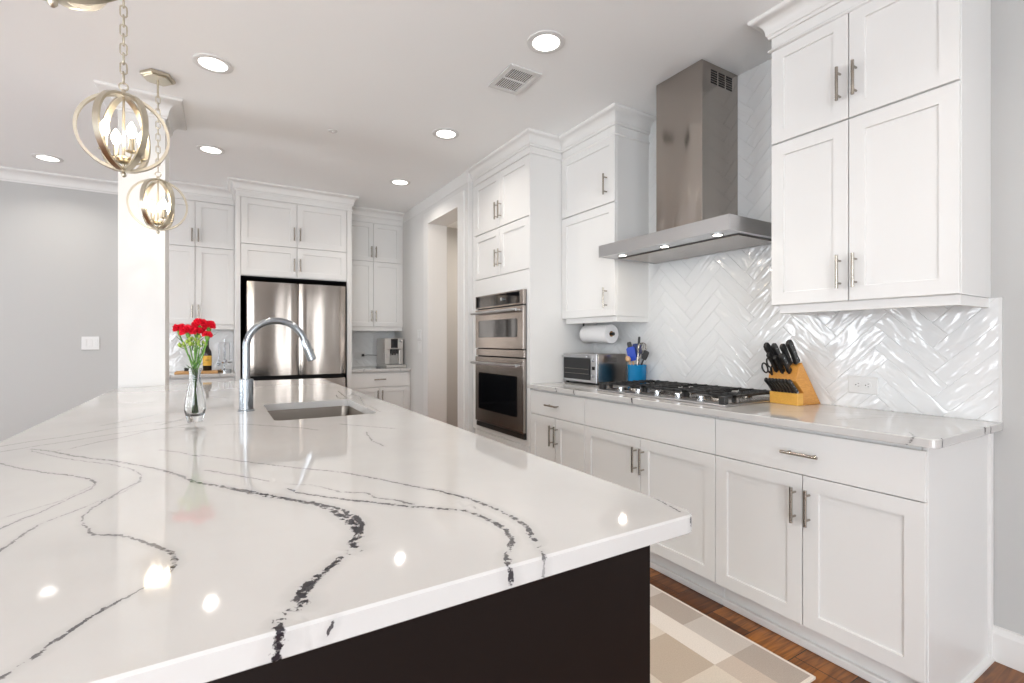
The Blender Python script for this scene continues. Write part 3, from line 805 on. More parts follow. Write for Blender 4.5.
# ---- faucet
FX, FY = 0.102, 2.272
t = thing('kitchen_faucet', 'brushed steel gooseneck pull-down faucet on the island beside the sink', 'faucet', (FX, FY, ZI))
obj('base_flange', MB().lathe([(0.031, 0.0005), (0.031, 0.005), (0.028, 0.008)], (FX, FY, ZI), 32), M['faucet'], t, smooth=40)
obj('body', MB().lathe([(0.0265, 0.0082), (0.0265, 0.130), (0.0245, 0.1315), (0.016, 0.132)], (FX, FY, ZI), 32), M['faucet'], t, smooth=40)
R_ = 0.112; zc = 1.208; rt = 0.0142
pts = [(FX, FY, ZI + .131), (FX, FY, ZI + .2), (FX, FY, zc - .03), (FX, FY, zc)]
for k in range(1, 27):
    a = PI - k / 26 * math.radians(163)
    pts.append((FX + R_ + R_ * math.cos(a), FY, zc + R_ * 0.98 * math.sin(a)))
obj('spout', MB().tube(pts, rt, 20), M['faucet'], t, smooth=40)
e = Vector(pts[-1]); d = (Vector(pts[-1]) - Vector(pts[-2])).normalized()
sh = obj('spray_head', MB().tube([e + d * .0005, e + d * .006, e + d * .01, e + d * .045, e + d * .095, e + d * .098], [.0150, .0150, .0168, .0178, .0195, .017], 22), M['faucet'], t, smooth=40)
q = e + d * .055
obj('spray_button', MB().tube([q + Vector((.017, 0, .003)), q + Vector((.0205, 0, .004))], [.006, .005], 12), M['black'], sh)
obj('lever', MB().tube([(FX, FY + .0262, 1.03), (FX, FY + .040, 1.03)], .012, 16).tube([(FX, FY + .040, 1.03), (FX + .0, FY + .052, 1.035), (FX, FY + .095, 1.06)], [.009, .006, .005], 12), M['faucet'], t, smooth=40)

# ------------------------------------------------------------------ range wall worktop
WT0, WT1, WT_ = 0.6105, 2.9745, 0.030
WX0 = XF - .026
VW = []
def em(y, hw, dk, bend=0.02):   # vein crossing the front edge at y, running back over the top
    VW.append((0, (WX0 - .03, y), (WX0 + .02, y + bend * .4), hw, hw, dk)); VW.append((0, (WX0 + .02, y + bend * .4), (WX0 + .12, y + bend * 2), hw, hw * .5, dk * .6))
for (y, hw, dk) in ((2.619, .005, .9), (2.43, .0045, .9), (1.925, .0035, .95)): em(y, hw, dk)
for (x, hw, dk) in ((1.980, .0028, .9), (2.37, .0040, .95), (2.432, .0036, .95)):
    VW.append((1, (x, WT0 - .035), (x + .004, WT0 + .006), hw, hw, dk))
VW.append((2, (WX0 - .03, 0.69), (WX0 + .004, 0.668), .0030, .0024, .65)); VW.append((2, (WX0 + .004, 0.668), (WX0 + .10, 0.72), .0016, .001, .4))
for (a, b_) in (((2.05, 1.30), (2.30, 1.10)), ((2.30, 1.10), (2.50, .80)), ((2.10, .98), (2.35, .90)), ((2.35, .90), (2.56, .70)), ((2.02, 2.70), (2.20, 2.75)), ((2.0, 2.5), (2.16, 2.62))):
    VW.append((0, a, b_, .0013, .0013, .35))
bm = slab_mesh(WX0, XW - .001, WT0, WT1, .920, WT_, True, None, (0.028, 0.004, 0, 0), 0.013)
o = obj('countertop', bm, M['quartz'])
tag(o, 'long white veined quartz worktop along the range wall, under the cooktop', 'countertop')
add_veins(o, VW, WX0, XW, WT0, WT1, .920)

# ------------------------------------------------------------------ herringbone tile
def herringbone(name, origin, pdir, W_, H_, w=0.0745, n=4, gap=0.0012, face=(-1, 0, 0), phase=(0, 0), th=0.007, notch=None):
    """tiles on a wall: origin = lower corner, pdir along wall, size W_ x H_"""
    bm = bmesh.new(); uvl = bm.loops.layers.uv.new('tile'); rl = bm.verts.layers.float_vector.new('rnd')
    pd = Vector(pdir); up = Vector((0, 0, 1)); fn = Vector(face); o0 = Vector(origin); s2 = 1 / math.sqrt(2)
    def wp(a, b, h):
        a *= w; b *= w
        p = (a - b) * s2 + phase[0]; q = (a + b) * s2 + phase[1]
        return p, q, h
    rng = int((W_ + H_) / w * 1.1) + 8
    for x in range(-rng, rng):
        for y in range(-rng, rng):
            tt = (x - y) % (2 * n)
            if tt == 0: rect = (x, x + n, y, y + 1); hor = True
            elif tt == 2 * n - 1: rect = (x, x + 1, y, y + n); hor = False
            else: continue
            cx, cy, _ = wp((rect[0] + rect[1]) / 2, (rect[2] + rect[3]) / 2, 0)
            if cx < -.25 or cx > W_ + .25 or cy < -.25 or cy > H_ + .25: continue
            g = gap / 2 / w; g2 = g + 0.0013 / w
            R = random.Random(x * 1009 + y * 9176 + 5); rv = (R.random(), R.random(), R.random())
            tl = [(R.random() - .5) * 0.0007 for _ in range(2)]
            def corners(m, h):
                c = []
                for (a, b) in ((rect[0] + m, rect[2] + m), (rect[1] - m, rect[2] + m), (rect[1] - m, rect[3] - m), (rect[0] + m, rect[3] - m)):
                    p, q, _ = wp(a, b, 0)
                    ta = ((a - rect[0]) / (rect[1] - rect[0]) - .5) * tl[0] + ((b - rect[2]) / (rect[3] - rect[2]) - .5) * tl[1]
                    v = bm.verts.new(Vector((p, q, h + (ta if h > 0.001 else 0)))); v[rl] = rv; c.append((v, a, b))
                return c
            A = corners(g, 0.0005); B = corners(g, th - .0010); D = corners(g2, th)
            fs = []
            for i in range(4):
                for Q, S in ((A, B), (B, D)):
                    fs.append(bm.faces.new((Q[i][0], Q[(i + 1) % 4][0], S[(i + 1) % 4][0], S[i][0])))
            fs.append(bm.faces.new([d[0] for d in D]))
            lut = {v: (a, b) for v, a, b in A + B + D}
            for f in fs:
                for l in f.loops:
                    a, b = lut[l.vert]
                    u_, v_ = (a - rect[0], b - rect[2]) if hor else (b - rect[2], a - rect[0])
                    l[uvl].uv = (u_ * w, v_ * w)
    for co, no in (((0, 0, 0), (-1, 0, 0)), ((W_, 0, 0), (1, 0, 0)), ((0, 0, 0), (0, -1, 0)), ((0, H_, 0), (0, 1, 0))):
        bmesh.ops.bisect_plane(bm, geom=bm.verts[:] + bm.edges[:] + bm.faces[:], plane_co=co, plane_no=no, clear_outer=True, dist=1e-6)
    if notch:      # (p, q): nothing above q right of p
        g_ = lambda: bm.verts[:] + bm.edges[:] + bm.faces[:]
        bmesh.ops.bisect_plane(bm, geom=g_(), plane_co=(notch[0], 0, 0), plane_no=(1, 0, 0), dist=1e-6)
        bmesh.ops.bisect_plane(bm, geom=g_(), plane_co=(0, notch[1], 0), plane_no=(0, 1, 0), dist=1e-6)
        kf = [f for f in bm.faces if f.calc_center_median().x > notch[0] and f.calc_center_median().y > notch[1]]
        bmesh.ops.delete(bm, geom=kf, context='FACES')
    for v in bm.verts:
        p, q, h = v.co; v.co = o0 + pd * p + up * q + fn * h
    # grout bed
    for (pa, pb, qb) in (((0, W_, H_),) if not notch else ((0, notch[0], H_), (notch[0], W_, notch[1]))):
        c = [o0 + pd * p + up * q + fn * h for h in (0, th * .62) for (p, q) in ((pa, 0), (pb, 0), (pb, qb), (pa, qb))]
        vs = [bm.verts.new(x) for x in c]
        for f in ((3, 2, 1, 0), (4, 5, 6, 7), (0, 1, 5, 4), (1, 2, 6, 5), (2, 3, 7, 6), (3, 0, 4, 7)): bm.faces.new([vs[i] for i in f]).material_index = 1
    bmesh.ops.recalc_face_normals(bm, faces=bm.faces)
    return obj(name, bm, [M['tile'], M['grout']])
o = herringbone('tile_backsplash', (XW - .0005, 2.973, 0.9205), (0, -1, 0), 2.973 - 0.622, ZC - .0015 - 0.9205, phase=(0.095, 0.02), notch=(2.973 - 0.646, 1.3995 - .9205))
tag(o, 'glossy white herringbone tile backsplash behind the cooktop and hood', 'backsplash')
tag(obj('tile_edge_trim', MB().box(XW - .010, XW - .0005, 0.6125, 0.6212, 0.9205, 1.3995), M['white']), 'thin white edge strip finishing the right end of the tile backsplash', 'trim')

# ------------------------------------------------------------------ range hood
t = thing('range_hood', 'stainless steel chimney range hood above the gas cooktop', 'range hood', (2.31, 1.876, 1.76))
hx0, hy0, hy1, hz0 = 2.058, 1.419, 2.333, 1.760
b = MB()
b.box(hx0, XW - .009, hy0, hy1, hz0 + .018, hz0 + .072)
b.box(hx0, hx0 + .012, hy0, hy1, hz0, hz0 + .018).box(XW - .021, XW - .009, hy0, hy1, hz0, hz0 + .018).box(hx0 + .012, XW - .021, hy0, hy0 + .012, hz0, hz0 + .018).box(hx0 + .012, XW - .021, hy1 - .012, hy1, hz0, hz0 + .018)
obj('canopy', b, M['steel_b'], t)
obj('underside', MB().box(hx0 + .0125, XW - .0215, hy0 + .0125, hy1 - .0125, hz0 + .002, hz0 + .0178), M['steel_b'], t)
b = MB(); fx0, fx1, fy0, fy1 = 2.187, 2.545, 1.455, 2.297
for e in ((fx0, fx0 + .012, fy0, fy1), (fx1 - .012, fx1, fy0, fy1), (fx0 + .012, fx1 - .012, fy0, fy0 + .012), (fx0 + .012, fx1 - .012, fy1 - .012, fy1)):
    b.box(*e, hz0 - .0005, hz0 + .0019)
obj('filter_gasket', b, M['black'], t)
obj('filter_panel', MB().box(fx0 + .013, fx1 - .013, fy0 + .013, fy1 - .013, hz0 - .004, hz0 + .0018), M['steel_o'], t, bevel=.001)
for (x, y) in ((2.135, 2.20), (2.132, 1.87), (2.125, 1.53)):
    lo = obj('hood_lamp', MB().lathe([(0.030, .0018), (0.030, -.002), (0.024, -.003), (0.022, -.001)], (x, y, hz0), 24), M['chrome'], t, smooth=40)
    obj('lens', MB().lathe([(0.0215, -.0011), (0.021, -.003), (0.01, -.004)], (x, y, hz0), 20), M['hoodlit'], lo)
    l = area('hood_spot', (x, y, hz0 - .006), (0, 0, 0), .04, .04, 0.7, (1, .88, .72), 'DISK')
ch0, ch1 = 1.713, 2.035
ch = obj('chimney', MB().box(2.247, XW - .009, ch0, ch1, hz0 + .0725, ZC - .001), M['steel_h'], t, bevel=.002)
b = MB()
for i in range(3):
    xs = 2.322 + i * .067
    for j in range(6):
        z = 2.655 + j * .0132
        b.box(xs, xs + .053, ch0 - .0012, ch0 + .004, z, z + .0085)
obj('vent_slots', b, M['void'], ch)

# ------------------------------------------------------------------ cooktop
kx0, kx1, ky0, ky1, kz = 2.045, 2.535, 1.428, 2.340, .9203
t = thing('gas_cooktop', 'stainless steel gas cooktop with black cast iron grates under the hood', 'cooktop', (2.29, 1.88, kz))
obj('tray', MB().box(kx0, kx1, ky0, ky1, kz, kz + .010), M['steel_b'], t, bevel=.004, seg=2)
obj('inset', MB().box(kx0 + .085, kx1 - .015, ky0 + .015, ky1 - .015, kz + .0102, kz + .0125), M['steel_o'], t, bevel=.001)
for (x, y, r) in ((2.22, 1.59, .045), (2.44, 1.59, .038), (2.33, 1.884, .055), (2.22, 2.18, .038), (2.44, 2.18, .045)):
    bn = obj('burner', MB().lathe([(r, .0126), (r, .020), (r * .85, .024), (r * .6, .025)], (x, y, kz), 28), M['nickel'], t, smooth=40)
    obj('burner_cap', MB().lathe([(r * .8, .0252), (r * .85, .028), (r * .8, .033), (r * .3, .035)], (x, y, kz), 28), M['iron'], bn, smooth=40)
gw = (ky1 - ky0 - .03) / 3
for g in range(3):
    a0 = ky0 + .015 + g * gw + .002; a1 = a0 + gw - .004; x0 = kx0 + .092; x1 = kx1 - .020; zt = kz + .052; bar = .0085
    b = MB()
    for (p, q, r, s) in ((x0, x1, a0, a0 + bar), (x0, x1, a1 - bar, a1), (x0, x0 + bar, a0, a1), (x1 - bar, x1, a0, a1)): b.box(p, q, r, s, zt - .014, zt - .003)
    am = (a0 + a1) / 2
    for k in range(1, 4):
        yy = a0 + (a1 - a0) * k / 4
        b.box(x0, x0 + .12, yy - bar / 2, yy + bar / 2, zt - .013, zt); b.box(x1 - .12, x1, yy - bar / 2, yy + bar / 2, zt - .013, zt)
    for k in range(1, 7):
        xx = x0 + (x1 - x0) * k / 7
        b.box(xx - bar / 2, xx + bar / 2, a0, a0 + .09, zt - .013, zt); b.box(xx - bar / 2, xx + bar / 2, a1 - .09, a1, zt - .013, zt)
    for (xx, yy) in ((x0, a0), (x1 - .016, a0), (x0, a1 - .016), (x1 - .016, a1 - .016)): b.box(xx, xx + .016, yy, yy + .016, kz + .0126, zt - .002)
    obj('grate', b, M['iron'], t)
# chunky corner feet at the front
for yy in (ky0 + .012, ky1 - .052):
    obj('corner_foot', MB().box(kx0 + .008, kx0 + .040, yy, yy + .035, kz + .0104, kz + .046).box(kx0 + .040, kx0 + .094, yy + .013, yy + .022, kz + .036, kz + .046), M['iron'], t, bevel=.003)
for yy in (1.60, 1.742, 1.884, 2.026, 2.168):
    kn = obj('knob', MB().lathe([(0.021, .0104), (0.021, .013), (0.0175, .015), (0.0165, .034), (0.014, .037), (0.004, .0375)], (kx0 + .045, yy, kz), 24), M['chrome'], t, smooth=35)

# ------------------------------------------------------------------ paper towel
t = thing('paper_towel_roll', 'white paper towel roll mounted under the left wall cabinet', 'paper towel', (2.41, 2.75, 1.29))
pc = (2.415, 2.60, 1.2835)
obj('roll', MB().lathe([(0.021, 0), (0.066, 0), (0.068, .003), (0.068, .277), (0.066, .28), (0.021, .28), (0.021, 0.0)], pc, 40, 'Y', caps=False), M['paper'], t, smooth=40)
obj('core', MB().lathe([(0.0205, .002), (0.0205, .278), (0.0185, .278), (0.0185, .002), (.0205, .002)], pc, 24, 'Y', caps=False), M['board'], t, smooth=40)
b = MB().tube([(pc[0], pc[1] - .02, pc[2]), (pc[0], pc[1] + .31, pc[2])], .006, 10).tube([(pc[0], pc[1] + .31, pc[2]), (pc[0], pc[1] + .31, 1.3995)], .006, 10)
obj('holder', b, M['black'], t, smooth=40)
obj('end_cap', MB().lathe([(.012, -.022), (.0125, -.012), (.009, -.010)], pc, 16, 'Y'), M['black'], t, smooth=40)

# ------------------------------------------------------------------ toaster oven
tx0, tx1, ty0, ty1, tz0, tz1 = 2.262, 2.545, 2.588, 2.966, .936, 1.140
t = thing('toaster_oven', 'small stainless steel toaster oven on the worktop against the oven tower', 'toaster oven', (2.42, 2.79, .92))
obj('housing', MB().box(tx0 + .012, tx1, ty0, ty1, tz0, tz1), M['steel_o'], t, bevel=.006, seg=2)
fr = obj('front_panel', MB().box(tx0, tx0 + .0115, ty0, ty1, tz0 - .002, tz1), M['steel_b'], t, bevel=.003)
d = obj('glass_door', MB().box(tx0 - .006, tx0 - .0005, ty0 + .062, ty1 - .012, tz0 + .018, tz1 - .030), M['blackglass'], t, bevel=.002)
b = MB()
for zz in (tz0 + .060, tz0 + .095): b.tube([(tx0 - .0075, ty0 + .075, zz), (tx0 - .0075, ty1 - .025, zz)], .0013, 6)
obj('rack', b, M['nickel'], d)
b = MB().tube([(tx0 - .030, ty0 + .075, tz1 - .020), (tx0 - .030, ty1 - .025, tz1 - .020)], .006, 10)
for yy in (ty0 + .09, ty1 - .04): b.tube([(tx0 - .001, yy, tz1 - .020), (tx0 - .030, yy, tz1 - .020)], .004, 8)
obj('handle', b, M['steel_b'], t, smooth=40)
for zz in (tz1 - .045, tz1 - .155):
    obj('knob', MB().lathe([(.013, 0), (.012, -.014), (.004, -.015)], (tx0 - .0005, ty0 + .030, zz), 18, 'X'), M['chrome'], t, smooth=40)
obj('display', MB().box(tx0 - .002, tx0 - .0005, ty0 + .016, ty0 + .046, tz1 - .112, tz1 - .088), M['blackglass'], t)
b = MB()
for i in range(5):
    b.box(tx0 + .07 + i * .0, tx0 + .19, ty0 - .0008, ty0 + .001, tz1 - .030 - i * .007, tz1 - .0265 - i * .007)
obj('side_vent', b, M['black'], t)
for (xx, yy) in ((tx0 + .025, ty0 + .02), (tx0 + .025, ty1 - .02), (tx1 - .02, ty0 + .02), (tx1 - .02, ty1 - .02)):
    obj('foot', MB().lathe([(.012, .0005), (.013, .018)], (xx, yy, .92), 14), M['black'], t)

# ------------------------------------------------------------------ utensil crock
kc = (2.488, 2.425)
t = thing('utensil_crock', 'bright blue ceramic crock full of cooking utensils beside the toaster oven', 'crock', (kc[0], kc[1], .92))
obj('crock_body', MB().lathe([(0.050, .0008), (0.058, .004), (0.062, .015), (0.064, .140), (0.066, .146), (0.064, .149), (0.060, .147), (0.058, .135), (0.056, .02), (0.02, .012)], (kc[0], kc[1], .92), 36), M['blue'], t, smooth=40)
def tool(name, label, base, tip, parts):
    t = thing(name, label, 'kitchen utensil', (base[0], base[1], base[2]), 'utensils in the blue crock')
    A, B = Vector(base), Vector(tip); parts(t, A, B, (B - A).normalized())
zk = .934
def flat_blade(t, A, B, d, hm, bm_, w, L_, th=.004):
    e = B - d * L_
    obj('handle', MB().tube([A, e], [.005, .0055], 10), hm, t, smooth=40)
    side = d.cross(Vector((1, .3, 0))).normalized(); nn = d.cross(side).normalized()
    poly = [(-w * .35, 0), (w * .35, 0), (w * .5, L_ * .25), (w * .5, L_ * .9), (w * .35, L_), (-w * .35, L_), (-w * .5, L_ * .9), (-w * .5, L_ * .25)]
    obj('blade', MB().prism(poly, lambda p, q: e + d * .0006 + side * p[0] + d * p[1] + nn * q, -th / 2, th / 2), bm_, t, bevel=.001)
tool('spatula', 'royal blue silicone spatula leaning left in the blue crock', (kc[0], kc[1] - .005, zk), (kc[0] - .01, kc[1] + .055, 1.19), lambda t, A, B, d: flat_blade(t, A, B, d, M['spoonwood'], M['bluesil'], .066, .10))
tool('spatula', 'navy blue silicone spatula at the middle of the blue crock', (kc[0] + .02, kc[1], zk), (kc[0] + .01, kc[1] + .012, 1.215), lambda t, A, B, d: flat_blade(t, A, B, d, M['spoonwood'], M['navysil'], .068, .095))
tool('turner', 'dark slim turner leaning at the far left of the blue crock', (kc[0] + .02, kc[1] + .015, zk), (kc[0] + .02, kc[1] + .098, 1.225), lambda t, A, B, d: flat_blade(t, A, B, d, M['spoonwood'], M['black'], .035, .10))
tool('spatula', 'upright thin dark spatula rising highest from the blue crock', (kc[0] - .02, kc[1] - .01, zk), (kc[0] + .0, kc[1] - .022, 1.262), lambda t, A, B, d: flat_blade(t, A, B, d, M['nickel'], M['black'], .018, .06))
tool('spoon', 'black spoon leaning right out of the blue crock', (kc[0] - .02, kc[1] + .01, zk), (kc[0] - .005, kc[1] - .095, 1.165), lambda t, A, B, d: flat_blade(t, A, B, d, M['black'], M['black'], .042, .065))
def wooden(t, A, B, d):
    obj('handle', MB().tube([A, B - d * .05], .005, 10), M['spoonwood'], t, smooth=40)
    obj('bowl', MB().tube([B - d * .0495, B - d * .035, B - d * .015, B], [.006, .019, .018, .004], 14), M['spoonwood'], t, smooth=40)
tool('wooden_spoon', 'pale wooden spoon leaning out of the front of the blue crock', (kc[0] + .02, kc[1], zk), (kc[0] - .05, kc[1] + .05, 1.13), wooden)
def whisk(t, A, B, d):
    e = B - d * .085
    obj('handle', MB().tube([A, e], .006, 10), M['nickel'], t, smooth=40)
    b = MB(); s1 = d.cross(Vector((1, 0, 0))).normalized(); s2 = d.cross(s1)
    for k in range(6):
        a = k * PI / 6; v = s1 * math.cos(a) + s2 * math.sin(a)
        b.tube([e + d * (.042 - .042 * math.cos(q)) + v * (.033 * math.sin(q)) for q in [i * PI / 10 * 1.0 for i in range(0, 11)]] + [e + d * (.042 + .042 * math.cos(q)) - v * (.033 * math.sin(q)) for q in [i * PI / 10 for i in range(1, 10)]], .0016, 6)
    obj('wires', b, M['nickel'], t, smooth=True)
tool('whisk', 'silver balloon whisk at the right of the blue crock', (kc[0] - .01, kc[1] + .02, zk), (kc[0] + .01, kc[1] - .050, 1.222), whisk)

# ------------------------------------------------------------------ knife block
ang = math.radians(-6)
K0 = Vector((2.384, 1.279, .9203))
KM = Matrix.Translation(K0) @ Matrix.Rotation(ang, 4, 'Z')
KW = 0.150
t = thing('knife_block', 'slanted light wood knife block full of black knives on the worktop', 'knife block', tuple(K0))
t['label'] = 'slanted honey-coloured wooden knife block on the worktop right of the cooktop'
side = [(0.0, 0.0), (0.155, 0.0), (0.030, 0.208), (-0.022, 0.150), (0.045, 0.063), (0.040, 0.0)]
side = [(0.042, 0.0), (0.178, 0.0), (0.032, 0.208), (0.010, 0.190), (-0.012, 0.118), (0.042, 0.062)]
obj('block_body', MB().prism(side, lambda p, q: (p[0], q, p[1]), 0.0, KW).xf(KM), M['block'], t, bevel=.002)
obj('block_foot', MB().box(0, .0415, 0.0, KW, 0.0, 0.058).xf(KM), M['blockfoot'], t, bevel=.002)
def knife(kind, label, root, direction, L_, w=.024, th=.015, cat='knife', bend=.012):
    g = thing(kind, label, cat, tuple(KM @ Vector(root)), 'knives in the wooden block')
    if L_ > .09: w *= 1.12; th *= 1.1
    d = Vector(direction).normalized(); sd = Vector((0, 1, 0)); nn = d.cross(sd).normalized()
    r = Vector(root)
    prof = [(-.42, 0), (-.5, .05), (-.42, .3), (-.46, .6), (-.5, .85), (-.35, 1.0), (.15, 1.0), (.55, .93), (.50, .8), (.40, .5), (.45, .2), (.5, .06), (.45, 0)]
    poly = [(a * w, b * L_) for a, b in prof]
    o = obj('handle', MB().prism(poly, lambda p, q: r + d * (p[1] + .006) + nn * p[0] + sd * q, -th / 2, th / 2).xf(KM), M['black'], g, bevel=.003, seg=2)
    bl = obj('bolster', MB().prism([(-w * .38, 0), (w * .38, 0), (w * .38, .0055), (-w * .38, .0055)], lambda p, q: r + d * p[1] + nn * p[0] + sd * q, -th * .35, th * .35).xf(KM), M['chrome'], g)
    b = MB()
    for k in (.22, .5, .78):
        c = r + d * (k * L_ + .006)
        for s in (-1, 1): b.tube([c + sd * (s * th * .5 - s * .0002), c + sd * (s * th * .5 + s * .0006)], .0024, 8)
    obj('rivets', b.xf(KM), M['chrome'], o)
    return g
sdir = (-.74, 0, .67)
ORD = ['nearest', 'second nearest', 'third nearest', 'fourth nearest', 'fourth farthest', 'third farthest', 'second farthest', 'farthest']
for i in range(8):
    knife('steak_knife', 'black-handled steak knife in the low front row, %s to the camera' % ORD[i] if i < 4 else 'black-handled steak knife in the low front row, %s from the camera' % ORD[i], (.016, .013 + i * .0177, .0595), (-.66, 0, .68), .085, .021, .0125)
BD = Vector((-.60, 0, .80))
def fp(s, y):   # point on the slanted face, s 0 (low) .. 1 (high)
    return (-.012 + (.030 + .012) * s - .001, y, .118 + (.207 - .118) * s + .001)
knife('chef_knife', 'large black-handled knife at the right top of the block, set apart', fp(.93, .018), (-.52, 0, .85), .125, .029, .018)
knife('carving_knife', 'black-handled knife tallest in the middle of the block', fp(.72, .118), BD, .140, .027, .017)
knife('bread_knife', 'black-handled knife behind the tall one in the upper row', fp(.78, .090), (-.55, 0, .83), .125, .026, .017)
knife('utility_knife', 'black-handled knife in the upper row beside the set-apart one', fp(.80, .050), (-.52, 0, .85), .118, .025, .016)
knife('boning_knife', 'shorter black-handled knife in the middle row of the block, right side', fp(.42, .040), BD, .110, .023, .015)
knife('paring_knife', 'short black-handled knife in the middle row of the block, centre', fp(.40, .075), BD, .100, .022, .015)
knife('slicing_knife', 'black-handled knife in the middle row of the block, far side', fp(.45, .108), BD, .112, .024, .015)
knife('santoku_knife', 'black-handled knife at the far top corner of the block', fp(.90, .136), (-.62, 0, .78), .105, .024, .015)
g = thing('kitchen_shears', 'black-handled kitchen shears with looped grips at the far side of the block', 'scissors', tuple(KM @ Vector(fp(.25, .132))), 'knives in the wooden block')
r = Vector(fp(.25, .132)); d = BD.normalized(); nn = d.cross(Vector((0, 1, 0))).normalized()
for s in (-1, 1):
    b = MB(); c = r + d * .062 + nn * (s * .021)
    b.tube([c + d * (.027 * math.cos(a)) + nn * (.017 * math.sin(a)) for a in [k * PI / 10 for k in range(20)]], .0042, 8, closed=True)
    b.tube([r + d * .002, r + d * .02 + nn * s * .006, c - d * .024 - nn * s * .006], .0055, 8)
    obj('grip', b.xf(KM), M['black'], g, smooth=40)

# ------------------------------------------------------------------ outlets and switches
def outlet_x(label, yc, zc_, w, h, x=XW - .0075):
    t = thing('wall_outlet', label, 'outlet', (x, yc, zc_))
    obj('plate', MB().box(x - .006, x, yc - w / 2, yc + w / 2, zc_ - h / 2, zc_ + h / 2), M['white'], t, bevel=.002)
    for s in (-1, 1):
        f = obj('receptacle', MB().lathe([(.0165, 0), (.0165, -.0018), (.015, -.002)], (x - .0062, yc + s * .020, zc_), 20, 'X'), M['white'], t)
        b = MB()
        for (dy, dz, a, c) in ((-.004, .006, .0065, .0018), (-.004, -.006, .0065, .0018)):
            b.box(x - .0088, x - .0083, yc + s * .020 + dy - a / 2, yc + s * .020 + dy + a / 2, zc_ + dz - c / 2, zc_ + dz + c / 2)
        b.lathe([(.0025, 0), (.0025, -.0005)], (x - .0083, yc + s * .020 + .007, zc_), 10, 'X')
        obj('slots', b, M['void'], f)
    return t
outlet_x('white double wall outlet on the tile to the right of the knife block', 1.079, 1.028, .122, .080)
t = thing('light_switch', 'white triple switch plate on the grey wall left of the column', 'switch', (-1.03, YB, 1.21))
obj('plate', MB().box(-1.097, -0.965, YB - .007, YB - .0003, 1.15, 1.275), M['white'], t, bevel=.002)
for k in range(3): obj('rocker', MB().box(-1.083 + k * .041, -1.059 + k * .041, YB - .010, YB - .0072, 1.178, 1.247), M['white'], t, bevel=.001)
for i, (y0_, y1_, z0_, z1_, lb) in enumerate(((5.08, 5.20, 1.245, 1.355, 'white switch plate on the wall left of the doorway, upper of two'), (5.08, 5.18, 1.095, 1.225, 'white switch plate on the wall left of the doorway, lower of two'))):
    t = thing('light_switch', lb, 'switch', (XD, (y0_ + y1_) / 2, z0_))
    obj('plate', MB().box(XD - .007, XD - .0003, y0_, y1_, z0_, z1_), M['white'], t, bevel=.002)
    for k in range(2):
        yy = y0_ + .022 + k * (y1_ - y0_ - .068)
        obj('rocker', MB().box(XD - .010, XD - .0072, yy, yy + .024, z0_ + .022, z1_ - .022), M['white'], t, bevel=.001)

# ------------------------------------------------------------------ back wall cabinets
FRY = 5.30          # fridge cabinet face
FF = Face('Y', FRY + .02)
t = thing('fridge_cabinet', 'tall white cabinet surround with four doors above the refrigerator', 'cabinet', (0.686, 5.67, 0))
b = MB()
b.box(.148, .189, FRY, YB - .002, 0, 2.76).box(1.175, 1.224, FRY, YB - .002, 0, 2.76).box(.1895, 1.1745, FRY + .02, YB - .002, 1.862, 2.76)
obj('body', b, M['cab'], t, bevel=.001)
obj('frieze', MB().box(.1895, 1.1745, FRY, FRY + .0195, 2.616, 2.76), M['cab'], t)
fm = .686
for (z0, z1, hz) in ((1.866, 2.166, 1.99), (2.170, 2.612, 2.30)):
    add_door(FF, t, .191, fm, z0, z1, (fm - .028, hz), L_=.13)
    add_door(FF, t, fm, 1.173, z0, z1, (fm + .028, hz), L_=.13)
pth = [(1.224, YB - .33), (1.224, FRY), (.148, FRY), (.148, YB - .33)]
obj('crown_molding', molding(pth, crown_prof(.098, .062)), M['cab'], t, smooth=40)
obj('bead', molding(pth, [(0, 2.612), (0.008, 2.610), (0.010, 2.618), (0.006, 2.626), (0, 2.628)]), M['cab'], t)
obj('alcove_shade_sheets', MB().box(.1895, .192, FRY + .02, YB - .01, 0, 1.86).box(1.172, 1.1745, FRY + .02, YB - .01, 0, 1.86).box(.193, 1.171, YB - .012, YB - .003, 0, 1.86).box(.193, 1.171, FRY + .02, YB - .013, 1.857, 1.8615), M['void'], t)  # near-black sheets paint the shade in the gap around the fridge

